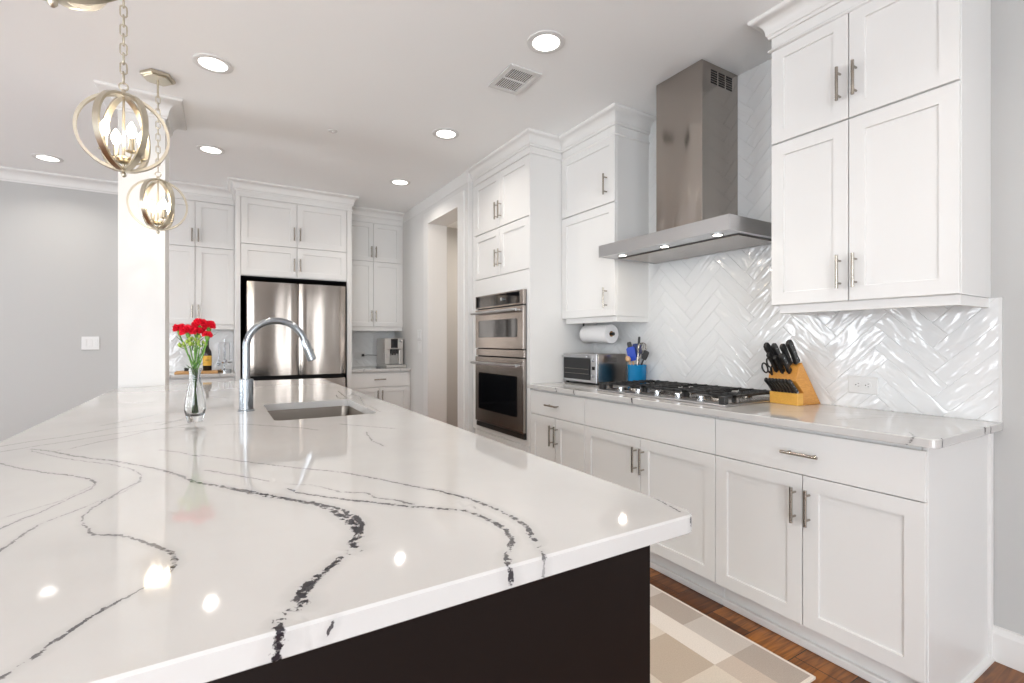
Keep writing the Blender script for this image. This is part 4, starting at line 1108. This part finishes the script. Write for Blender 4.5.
UY = 5.70
FN = Face('Y', UY + .02)
def niche(side, x0, x1, dx0, dx1, xm, names):
    # wall cabinet
    t = thing('wall_cabinet', names[0], 'cabinet', ((x0 + x1) / 2, 5.86, 1.36))
    obj('body', MB().box(x0, x1, UY + .02, YB - .002, 1.40, 2.76), M['cab'], t)
    b = MB().box(x0, x1, UY + .004, UY + .0195, 2.616, 2.76)
    if dx0 > x0 + .002: b.box(x0, dx0, UY + .004, UY + .0195, 1.40, 2.616)
    if dx1 < x1 - .002: b.box(dx1, x1, UY + .004, UY + .0195, 1.40, 2.616)
    obj('face_frame', b, M['cab'], t)
    obj('light_rail', MB().box(x0 + .002, x1 - .002, UY + .02, UY + .04, 1.352, 1.3995), M['cab'], t)
    obj('crown_molding', molding([(x1, UY + .004), (x0, UY + .004)], crown_prof(.098, .075)), M['cab'], t, smooth=40)
    for (z0, z1, hz) in ((1.40, 2.158, 1.525), (2.162, 2.612, 2.272)):
        add_door(FN, t, dx0, xm, z0, z1, (xm - .026, hz), L_=.13, fr=.05)
        add_door(FN, t, xm, dx1, z0, z1, (xm + .026, hz), L_=.13, fr=.05)
    # base
    FY_ = 5.44; FK = Face('Y', FY_ + .02)
    t = thing('base_cabinet', names[1], 'cabinet', ((x0 + x1) / 2, 5.74, 0))
    obj('body', MB().box(x0, x1, FY_ + .02, YB - .002, .102, .8895), M['cab'], t)
    if dx1 < x1 - .002: obj('filler', MB().box(dx1, x1, FY_ + .004, FY_ + .0195, .102, .8895), M['cab'], t)
    obj('toe_kick', MB().box(x0, x1, FY_ + .07, FY_ + .085, 0, .1015), M['cab'], t)
    add_door(FK, t, dx0, dx1, .714, .876, ((dx0 + dx1) / 2, .802), 'drawer', False, L_=.13)
    add_door(FK, t, dx0, xm, .114, .712, (xm - .026, .61), L_=.14, fr=.05)
    add_door(FK, t, xm, dx1, .114, .712, (xm + .026, .61), L_=.14, fr=.05)
    bm = slab_mesh(x0, x1 - .0005, FY_ - .026, YB - .001, .920, .030, True, None, (0, 0, 0, 0), .02)
    o = obj('countertop', bm, M['quartz'])
    tag(o, names[2], 'countertop')
    vv = [(0, (x0 + .15, FY_ - .06), (x0 + .18, FY_ + .05), .003, .002, .6), (0, (x0 + .18, FY_ + .05), (x0 + .42, FY_ + .30), .002, .002, .45), (1, (x1 - .12, FY_ - .06), (x1 - .22, FY_ + .30), .0025, .0015, .5), (2, (x0 + .02, FY_ + .2), (x1 - .05, FY_ + .40), .0015, .001, .4)]
    add_veins(o, vv, x0, x1, FY_ - .026, YB, .920)
    o = herringbone('tile_backsplash', (x0 + .001, YB - .0005, .9205), (1, 0, 0), x1 - x0 - .002, 1.3515 - .9205 + .047, w=.0745, n=4, face=(0, -1, 0), phase=(.02, .05))
    tag(o, names[3], 'backsplash')
niche('L', -.520, .147, -.519, .146, -.186, ('white four-door wall cabinet left of the refrigerator, partly behind the column', 'white base cabinet left of the refrigerator behind the island', 'white quartz worktop left of the refrigerator under the wine bottle', 'glossy white tile splashback behind the wine bottle left of the refrigerator'))
niche('R', 1.225, 1.918, 1.226, 1.895, 1.562, ('white four-door wall cabinet right of the refrigerator', 'white base cabinet with one drawer right of the refrigerator', 'white quartz worktop right of the refrigerator under the coffee machine', 'glossy white tile splashback behind the coffee machine'))

# ---- refrigerator
t = thing('refrigerator', 'stainless steel french door refrigerator set in the white cabinet surround', 'refrigerator', (.69, 5.65, 0))
obj('body', MB().box(.240, 1.146, FRY + .02, 5.99, .02, 1.800), M['void'], t)
dy0, dy1 = 5.235, FRY + .0195
for (x0, x1, hx) in ((.238, .688, .668), (.697, 1.147, .717)):
    bm = bmesh.new()   # slightly crowned door
    n = 12; cols = []
    for i in range(n + 1):
        x = x0 + (x1 - x0) * i / n; s = (i / n - .5) * 2; y = dy0 + .006 * s ** 2 + (.006 if abs(s) > .98 else 0)
        cols.append([bm.verts.new((x, y, .895)), bm.verts.new((x, y, 1.803)), bm.verts.new((x, dy1, 1.803)), bm.verts.new((x, dy1, .895))])
    for A, B in zip(cols, cols[1:]):
        for k in range(4): bm.faces.new((A[k], B[k], B[(k + 1) % 4], A[(k + 1) % 4]))
    bm.faces.new(cols[0]); bm.faces.new(cols[-1][::-1]); bmesh.ops.recalc_face_normals(bm, faces=bm.faces)
    d = obj('door', bm, M['steel_f'], t, smooth=30)
    obj('recessed_grip', MB().box(hx - .012, hx + .012, dy0 + .0095, dy0 + .012, .93, 1.20), M['void'], d)
obj('drawer', MB().box(.238, 1.147, dy0 + .004, dy1, .48, .853), M['steel_f'], t, bevel=.004)
obj('lower_drawer', MB().box(.238, 1.147, dy0 + .004, dy1, .10, .470), M['steel_f'], t, bevel=.004)
obj('kick_grille', MB().box(.245, 1.14, dy0 + .03, dy1, .015, .095), M['black'], t)

# ------------------------------------------------------------------ left niche: board, bottle, utensil stand
tag(obj('cutting_board', MB().box(-.345, .005, 5.53, 5.80, .9203, .9385), M['board'], bevel=.004, seg=2), 'wooden cutting board lying on the worktop under the wine bottle', 'cutting board')
bx, by = -.085, 5.70
t = thing('wine_bottle', 'dark wine bottle with yellow label standing on the wooden board', 'bottle', (bx, by, .9387))
obj('glass_body', MB().lathe([(.036, .0), (.038, .004), (.038, .175), (.034, .195), (.020, .218), (.0145, .235), (.0138, .285), (.0155, .287), (.0155, .298), (.012, .300)], (bx, by, .9387), 32), M['bottle'], t, smooth=40)
lb = obj('paper_label', MB().lathe([(.0384, .050), (.0384, .148)], (bx, by, .9387), 32, caps=False), M['label'], t, smooth=True)
b = MB()
for i, (w_, z_) in enumerate(((.004, .105), (.0035, .105), (.0045, .105), (.003, .105), (.004, .105))):
    x_ = -.014 + i * .0066
    b.box(bx + x_, bx + x_ + w_, by - .0394, by - .0386 + .001, .9387 + z_ - .004, .9387 + z_ + .005)
obj('label_print', b, M['ink'], lb)
t = thing('dark_tin', 'small dark flat box beside the wine bottle on the wooden board', 'box', (-.24, 5.72, .9387))
obj('tin_body', MB().box(-.275, -.205, 5.69, 5.75, .9388, .958), M['black'], t, bevel=.003)
obj('lid', MB().box(-.277, -.203, 5.688, 5.752, .9582, .968), M['black'], t, bevel=.003)
ux, uy = .062, 5.72
t = thing('utensil_stand', 'round chrome utensil stand left of the refrigerator', 'utensil stand', (ux, uy, .9203))
obj('stand_base', MB().lathe([(.062, .0), (.062, .022), (.055, .030), (.010, .034)], (ux, uy, .9203), 32), M['chrome'], t, smooth=40)
obj('pole', MB().tube([(ux, uy, .953), (ux, uy, 1.255)], .005, 10), M['chrome'], t, smooth=40)
obj('hanger_ring', MB().tube([(ux + .05 * math.cos(a), uy + .05 * math.sin(a), 1.215) for a in [k * PI / 12 for k in range(24)]], .003, 8, closed=True).tube([(ux - .05, uy, 1.215), (ux + .05, uy, 1.215)], .003, 8), M['chrome'], t, smooth=40)
US = [('slotted_spoon', 'steel slotted spoon hanging at the left of the chrome stand', 0), ('serving_fork', 'steel fork hanging at the back of the chrome stand', 1), ('ladle', 'steel ladle hanging at the front of the chrome stand', 2), ('strainer', 'small round steel strainer hanging at the right of the chrome stand', 3)]
for k, (nm, lbv, i) in enumerate(US):
    a = math.radians((190, 80, 265, -20)[k]); x_, y_ = ux + .05 * math.cos(a), uy + .05 * math.sin(a)
    g = thing(nm, lbv, 'kitchen utensil', (x_, y_, 1.0), 'utensils hanging on the chrome stand')
    obj('handle', MB().box(x_ - .0035, x_ + .0035, y_ - .0012, y_ + .0012, 1.04, 1.208).tube([(x_, y_ - .004, 1.205), (x_, y_, 1.217), (x_, y_ + .004, 1.208)], .0015, 6), M['chrome'], g)
    if nm in ('ladle', 'strainer'):
        b = MB().lathe([(.004, -.016), (.016, -.012), (.024, 0), (.0235, .001), (.015, -.010), (.003, -.014)], (x_, y_ - .022, 1.022), 20)
    elif nm == 'serving_fork':
        b = MB().box(x_ - .014, x_ + .014, y_ - .001, y_ + .001, 1.022, 1.0395)
        for q in range(4): b.box(x_ - .014 + q * .0085, x_ - .0115 + q * .0085, y_ - .001, y_ + .001, .985, 1.022)
    else:
        b = MB().prism([(.018 * math.cos(q), .030 * math.sin(q)) for q in [j * PI / 10 for j in range(20)]], lambda p, q: (x_ + p[0], y_ + q, 1.0105 + p[1]), -.0012, .0012)
    obj('head', b, M['chrome'], g, smooth=35)

# ------------------------------------------------------------------ right niche: coffee machine, plug
cx0, cx1, cy0, cy1 = 1.672, 1.892, 5.60, 5.95
t = thing('coffee_machine', 'silver and black coffee machine on the worktop right of the refrigerator', 'coffee machine', (1.77, 5.77, .9203))
b = MB().box(cx0, cx1, cy0 + .07, cy1, .955, 1.262).box(cx0, cx1, cy0 + .01, cy0 + .0695, 1.135, 1.262).box(cx0, cx0 + .062, cy0 + .01, cy0 + .0695, .9555, 1.1345).box(cx1 - .050, cx1, cy0 + .01, cy0 + .0695, .9555, 1.1345)
obj('housing', b, M['machine'], t, bevel=.006, seg=2)
obj('front_panel', MB().box(cx0 + .004, cx1 - .004, cy0 + .004, cy0 + .0095, 1.14, 1.258), M['machine'], t)
obj('display', MB().box(1.742, 1.822, cy0 - .001, cy0 + .0035, 1.150, 1.258), M['blackglass'], t)
obj('dispenser', MB().box(1.745, 1.819, cy0 - .006, cy0 + .045, 1.085, 1.134).tube([(1.767, cy0 + .02, 1.0845), (1.767, cy0 + .02, 1.067)], .008, 10).tube([(1.797, cy0 + .02, 1.0845), (1.797, cy0 + .02, 1.067)], .008, 10), M['black'], t)
obj('steam_knob', MB().lathe([(.014, 0), (.013, -.018), (.004, -.019)], (1.850, cy0 + .003, 1.235), 18, 'Y'), M['chrome'], t, smooth=40)
obj('steam_wand', MB().tube([(1.690, cy0 + .04, 1.1345), (1.688, cy0 + .01, 1.08), (1.688, cy0 + .0, 1.03)], .004, 8), M['chrome'], t, smooth=40)
tr = obj('drip_tray', MB().box(cx0 - .004, cx1 + .012, cy0 - .055, cy0 + .0695, .9213, .9545), M['machine'], t, bevel=.004)
obj('tray_grid', MB().box(cx0 + .012, cx1 - .006, cy0 - .045, cy0 + .06, .9547, .956), M['black'], tr)
obj('rear_base', MB().box(cx0 + .002, cx1 - .002, cy0 + .0705, cy1 - .004, .9213, .9545), M['machine'], t)
def outlet_y(label, xc, zc_, yb):
    t = thing('wall_outlet', label, 'outlet', (xc, yb, zc_))
    obj('plate', MB().box(xc - .065, xc + .065, yb - .006, yb, zc_ - .040, zc_ + .040), M['white'], t, bevel=.002)
    for s in (-1, 1):
        obj('receptacle', MB().lathe([(.0165, 0), (.0165, -.0018), (.015, -.002)], (xc + s * .028, yb - .0062, zc_), 20, 'Y'), M['white'], t)
outlet_y('white double wall outlet on the tile left of the coffee machine', 1.49, 1.06, YB - .0085)
t = thing('power_plug', 'black plug with a thin cord running from the outlet to the coffee machine', 'plug', (1.52, 6.0, 1.06))
obj('plug_body', MB().box(1.505, 1.532, 5.985, YB - .0172, 1.045, 1.075), M['black'], t, bevel=.003)
obj('cord', MB().tube([(1.533, 5.997, 1.058), (1.58, 5.99, 1.062), (1.63, 5.985, 1.06), (1.70, 5.975, 1.055), (1.72, 5.956, 1.05)], .003, 8), M['black'], t, smooth=40)
tag(obj('dark_bottle_stopper', MB().lathe([(.010, 0), (.011, .002), (.011, .05), (.008, .06), (.006, .085)], (1.262, 5.62, .9205), 16), M['black'], smooth=40), 'small black bottle on the worktop close to the right side of the refrigerator', 'bottle').name = 'small_bottle'
tag(obj('small_dish', MB().lathe([(.020, 0), (.040, .012), (.042, .014), (.038, .013), (.018, .004)], (1.60, 5.60, .9205), 24), M['chrome'], smooth=40), 'small silver dish on the worktop left of the coffee machine', 'dish')

# ------------------------------------------------------------------ vase with carnations
VX, VY = -.068, 2.072
t = thing('glass_vase', 'slender clear glass vase with red flowers on the island worktop', 'vase', (VX, VY, ZI))
prof = [(.018, .001), (.023, .0), (.0245, .004), (.030, .028), (.0325, .046), (.031, .070), (.0245, .110), (.0185, .145), (.0180, .168), (.0205, .190),
        (.0188, .190), (.0160, .168), (.0162, .145), (.0222, .110), (.0282, .070), (.0293, .046), (.026, .030), (.018, .022), (.004, .019)]
b = MB()
bm = b.bm; rings = []; n = 32
for (r, h) in prof:
    rings.append([bm.verts.new((VX + r * (1 + (.03 * math.cos(6 * 2 * PI * j / n) if r > .026 else 0)) * math.cos(2 * PI * j / n), VY + r * (1 + (.03 * math.cos(6 * 2 * PI * j / n) if r > .026 else 0)) * math.sin(2 * PI * j / n), ZI + .0006 + h)) for j in range(n)])
for A, B in zip(rings, rings[1:]):
    for j in range(n): bm.faces.new((A[j], A[(j + 1) % n], B[(j + 1) % n], B[j]))
bm.faces.new(rings[0][::-1]); bm.faces.new(rings[-1]); bmesh.ops.recalc_face_normals(bm, faces=bm.faces)
obj('vase_body', b, M['glass'], t, smooth=40)
def flower(label, hx, hy, hz, r, i):
    """one carnation: stem from the vase foot to the bloom"""
    rs = random.Random(40 + i)
    g = thing('carnation', label, 'flower', (VX, VY, ZI + .03), 'red carnations in the glass vase')
    a = i * 1.05
    p0 = Vector((VX + .009 * math.cos(a + PI), VY + .009 * math.sin(a + PI), ZI + .027))
    p2 = Vector((VX + .007 * math.cos(a), VY + .007 * math.sin(a), ZI + .178))
    p4 = Vector((VX + hx, VY + hy, hz - r * .9))
    p3 = (p2 + p4) / 2 + Vector((hx * .05, 0, -.004))
    pts = [p0, (p0 + p2) / 2, p2, p3, p4]
    obj('stem', MB().tube(pts, [.003, .0031, .0026, .002, .0022], 8), M['green'], g, smooth=True)
    obj('calyx', MB().tube([p4 + Vector((0, 0, .0006)), p4 + Vector((0, 0, .009)), p4 + Vector((0, 0, .019))], [.004, .0075, .0085], 10), M['green'], g, smooth=True)
    bm = bmesh.new(); C0 = Vector((VX + hx, VY + hy, hz)); base = p4 + Vector((0, 0, .0195))
    for k in range(46):      # ruffled petals
        th = rs.random() * 2 * PI; ph = math.acos(1 - rs.random() * 1.02)
        d = Vector((math.sin(ph) * math.cos(th), math.sin(ph) * math.sin(th), math.cos(ph) * .72)).normalized()
        up = Vector((0, 0, 1)) if abs(d.z) < .95 else Vector((1, 0, 0))
        s = d.cross(up).normalized(); q = s.cross(d).normalized()
        rot = rs.random() * PI; s, q = s * math.cos(rot) + q * math.sin(rot), q * math.cos(rot) - s * math.sin(rot)
        R_ = r * (.80 + .25 * rs.random()); w = r * (.42 + .15 * rs.random())
        v0 = [bm.verts.new(base + d * (r * .2) + s * (-.12 * w)), bm.verts.new(base + d * (r * .2) + s * (.12 * w))]
        n_ = 7; mid = []; top = []
        tipc = base + Vector((d.x * R_, d.y * R_, (d.z * .9) * R_ + r * .15))
        for j in range(n_):
            f = (j / (n_ - 1) - .5) * 2
            wob = q * ((-1) ** j * w * .22)
            mid.append(bm.verts.new(base * .45 + tipc * .55 + s * (w * .7 * f) + wob * .5))
            top.append(bm.verts.new(tipc + s * (w * f) + wob - d * (w * .28 * f * f) + d * (rs.random() - .5) * w * .25))
        for j in range(n_ - 1):
            bm.faces.new((mid[j], mid[j + 1], top[j + 1], top[j]))
        for j in range(n_ - 1):
            bm.faces.new((v0[0] if j < 3 else v0[1], mid[j], mid[j + 1]))
    o = obj('bloom', bm, M['red'], g)
    b = MB()
    for k in range(3):
        f = .35 + .22 * k; c = p2.lerp(p4, f); th = rs.random() * 2 * PI
        d = Vector((math.cos(th), math.sin(th), .8)).normalized(); s = d.cross(Vector((0, 0, 1))).normalized(); L_ = .030 + rs.random() * .022
        A = c; B_ = c + d * L_ * .5 + Vector((0, 0, .002)); E_ = c + d * L_
        b.quad([A, B_ + s * .0025, E_, B_ - s * .0025]); 
    obj('leaves', b, M['leaf'], g)
flower('red carnation bloom farthest left in the vase', -.045, .005, 1.272, .024, 0)
flower('red carnation bloom left of centre, low in front', -.020, -.012, 1.266, .027, 1)
flower('red carnation bloom in the middle of the bunch', .004, .006, 1.268, .027, 2)
flower('red carnation bloom at the top of the bunch', .015, .002, 1.291, .026, 3)
flower('red carnation bloom at the upper right of the bunch', .042, .010, 1.284, .024, 4)
flower('small red carnation bloom lowest at the right', .037, -.014, 1.248, .018, 5)
def bud_stem(label, hx, hy, hz, i):
    rs = random.Random(70 + i)
    g = thing('flower_bud', label, 'flower bud', (VX, VY, ZI + .03), 'green buds in the glass vase')
    a = i * 2.1 + .5
    p0 = Vector((VX + .006 * math.cos(a), VY + .006 * math.sin(a), ZI + .027)); p2 = Vector((VX - .004 * math.cos(a), VY - .004 * math.sin(a), ZI + .178)); p4 = Vector((VX + hx, VY + hy, hz))
    obj('stem', MB().tube([p0, (p0 + p2) / 2, p2, (p2 + p4) / 2, p4], .0017, 8), M['green'], g, smooth=True)
    b = MB()
    for k in range(5):
        q = p4 + Vector((rs.uniform(-.018, .018), rs.uniform(-.015, .015), rs.uniform(-.012, .014)))
        b.tube([p4 - Vector((0, 0, .012)), q], .0011, 6)
        b.tube([q - Vector((0, 0, .005)), q, q + Vector((0, 0, .006)), q + Vector((0, 0, .010))], [.002, .005, .0045, .001], 8)
    obj('buds', b, M['budgreen'], g, smooth=True)
    b = MB()
    for k in range(6):
        f = rs.random(); c = p2.lerp(p4, f); th = rs.random() * 2 * PI
        d = Vector((math.cos(th), math.sin(th), .5)).normalized(); s = d.cross(Vector((0, 0, 1))).normalized(); L_ = .028 + rs.random() * .025
        b.quad([c, c + d * L_ * .5 + s * .003, c + d * L_, c + d * L_ * .5 - s * .003])
    obj('leaves', b, M['leaf'], g)
M['budgreen'] = mat('bud_green', (0.30, 0.42, 0.06), 0.5)
bud_stem('yellow-green buds below the left red blooms', -.030, -.018, 1.222, 0)
bud_stem('yellow-green buds below the middle red blooms', -.004, -.020, 1.232, 1)
bud_stem('yellow-green buds below the right red blooms', .016, -.016, 1.222, 2)

# ------------------------------------------------------------------ pendants
def pendant(label, x, y, zc_, canopy=True):
    t = thing('orb_pendant', label, 'pendant light', (x, y, zc_ - .14), 'orb pendants over the island')
    A, Bz = .139, .142
    for k, azd in enumerate((4, 64, 124)):
        az = math.radians(azd); ex = Vector((math.cos(az), math.sin(az), 0)); ny = Vector((-math.sin(az), math.cos(az), 0))
        bm = bmesh.new(); n = 72; hw = .0100; th = .0095; rings = []
        for j in range(n):
            a = 2 * PI * j / n; p = ex * (A * math.cos(a)) + Vector((0, 0, Bz * math.sin(a)))
            nr = (ex * (math.cos(a) / A) + Vector((0, 0, math.sin(a) / Bz))).normalized()
            sh = 1 - .004 * k
            c = Vector((x, y, zc_)) + p * sh
            rings.append([bm.verts.new(c + ny * sx * hw + nr * (sr * th / 2)) for sx, sr in ((-1, -1), (1, -1), (1, 1), (-1, 1))])
        for j in range(n):
            P_, Q_ = rings[j], rings[(j + 1) % n]
            for q in range(4): bm.faces.new((P_[q], P_[(q + 1) % 4], Q_[(q + 1) % 4], Q_[q]))
        bmesh.ops.recalc_face_normals(bm, faces=bm.faces)
        obj('orb_ring', bm, M['champ'], t, smooth=40)
    top = zc_ + Bz
    obj('top_cap', MB().lathe([(.022, -.003), (.022, .005), (.008, .012), (.006, .022)], (x, y, top), 20), M['champ'], t, smooth=40)
    obj('loop', MB().tube([(x + .014 * math.cos(a), y, top + .034 + .014 * math.sin(a)) for a in [k * PI / 8 for k in range(16)]], .0028, 8, closed=True), M['champ'], t, smooth=True)
    obj('finial', MB().lathe([(.003, -.026), (.008, -.020), (.008, -.012), (.004, -.006), (.012, .002), (.012, .006)], (x, y, zc_ - Bz), 16), M['champ'], t, smooth=40)
    # candle cluster
    hz = zc_ - Bz + .040
    obj('centre_stem', MB().tube([(x, y, hz - .03), (x, y, hz + .01), (x, y, top - .004)], [.005, .005, .004], 10), M['champ'], t, smooth=40)
    hub = obj('hub', MB().lathe([(.010, -.016), (.024, -.010), (.030, 0), (.026, .008), (.012, .012)], (x, y, hz), 24), M['champ'], t, smooth=40)
    for k in range(4):
        a = math.radians(30 + 90 * k); u = Vector((math.cos(a), math.sin(a), 0)); c = Vector((x, y, hz))
        arm = obj('arm', MB().tube([c + u * .026, c + u * .042 + Vector((0, 0, -.004)), c + u * .058 + Vector((0, 0, .006)), c + u * .060 + Vector((0, 0, .018))], .0032, 8), M['champ'], t, smooth=True)
        q = c + u * .060
        cd = obj('candle', MB().lathe([(.017, .018), (.019, .021), (.010, .023), (.0095, .0235), (.0095, .068), (.005, .070)], tuple(q), 16), M['champ'], t, smooth=40)
        obj('bulb', MB().lathe([(.006, .0705), (.011, .078), (.0155, .092), (.014, .108), (.007, .122), (.0015, .132)], tuple(q), 16), M['bulb'], cd, smooth=True)
    lp = bpy.data.lights.new('pendant_lamp', 'POINT'); lp.energy = 2.0; lp.color = (1, .86, .68); lp.shadow_soft_size = .05
    lo = bpy.data.objects.new('pendant_lamp', lp); C.objects.link(lo); lo.location = (x, y, hz + .10)
    # chain
    zt = ZC - (.0265 if canopy else .0265)
    z = top + .052; k = 0
    links = MB(); LL = .044
    stem = .125
    while z < zt - stem:
        ax = Vector((1, 0, 0)) if k % 2 else Vector((0, 1, 0))
        pts = []
        for j in range(16):
            a = 2 * PI * j / 16; pts.append(Vector((x, y, z + LL / 2 - .006)) + ax * (.0105 * math.cos(a)) + Vector((0, 0, (LL / 2 - .0105) * (1 if math.sin(a) > .01 else (-1 if math.sin(a) < -.01 else 0)) + .0105 * math.sin(a))))
        links.tube(pts, .0028, 6, closed=True)
        z += LL - .008; k += 1
    obj('chain', links, M['champ'], t, smooth=True)
    obj('down_rod', MB().tube([(x, y, z - .008), (x, y, zt)], .0055, 10), M['champ'], t, smooth=40)
    hexp = [(x + .085 * math.cos(math.radians(60 * q + 12)), y + .085 * math.sin(math.radians(60 * q + 12))) for q in range(6)]
    hexs = [(x + .070 * math.cos(math.radians(60 * q + 12)), y + .070 * math.sin(math.radians(60 * q + 12))) for q in range(6)]
    cp = obj('ceiling_canopy', MB().prism(hexp, lambda p, q: (p[0], p[1], q), ZC - .018, ZC - .0006).prism(hexs, lambda p, q: (p[0], p[1], q), ZC - .0262, ZC - .0182), M['champ'], t, bevel=.0015)
pendant('large champagne orb pendant at the upper left, bigger of the two whole ones', -.304, 2.340, 2.022)
pendant('smaller-looking champagne orb pendant hanging before the column, with hexagonal ceiling plate', -.293, 3.459, 2.020)
pendant('champagne orb pendant whose bottom curve just shows at the top left edge', -.262, 1.215, 2.022)

# ------------------------------------------------------------------ rug
tone = {'d': (.46, .39, .33), 'l': (.60, .54, .48), 'w': (.80, .73, .65), 'c': (.72, .63, .52), 'b': (.54, .44, .34), 'm': (.60, .50, .41), 'e': (.82, .75, .66)}
xs = [1.862, 1.850, 1.712, 1.605, 1.36, 1.12, 0.98, 0.86, 0.72]
ysr = [0.935, 0.947] + [0.947 + .22 + .234 * k for k in range(12)]
tab = {0: 'ddlw'}
bm = bmesh.new(); cl = bm.loops.layers.float_color.new('tone')
def rq(x0, x1, y0, y1, key, z=.0105):
    f = bm.faces.new([bm.verts.new(p) for p in ((x0, y0, z), (x1, y0, z), (x1, y1, z), (x0, y1, z))])
    for l in f.loops: l[cl] = (*tone[key], 1)
cols = [('e', 'e'), ('d', 'l'), ('m', 'w'), ('c', 'b'), ('b', 'c'), ('w', 'm'), ('m', 'w'), ('l', 'd')]
for i in range(len(xs) - 1):
    for j in range(len(ysr) - 1):
        k = cols[i][(j + 1) % 2] if j else 'e'
        if i == 2 and j == 3: k = 'w'
        rq(xs[i + 1], xs[i], ysr[j], ysr[j + 1], k)
X0, X1, Y0, Y1 = xs[-1], xs[0], ysr[0], ysr[-1]
for ps in (((X0, Y0, .001), (X1, Y0, .001), (X1, Y0, .0105), (X0, Y0, .0105)), ((X1, Y0, .001), (X1, Y1, .001), (X1, Y1, .0105), (X1, Y0, .0105)), ((X1, Y1, .001), (X0, Y1, .001), (X0, Y1, .0105), (X1, Y1, .0105)), ((X0, Y1, .001), (X0, Y0, .001), (X0, Y0, .0105), (X0, Y1, .0105)), ((X0, Y0, .001), (X0, Y1, .001), (X1, Y1, .001), (X1, Y0, .001))):
    f = bm.faces.new([bm.verts.new(p) for p in ps])
    for l in f.loops: l[cl] = (*tone['e'], 1)
tag(obj('runner_rug', bm, M['rug']), 'beige and cream checked runner rug between the island and the base cabinets', 'rug')

# unseen fill light added in the hall so the doorway is not dark
area('hall_fill', (2.75, 4.9, ZC - .03), (0, 0, 0), .2, .2, 30, (1, .9, .8), 'DISK')
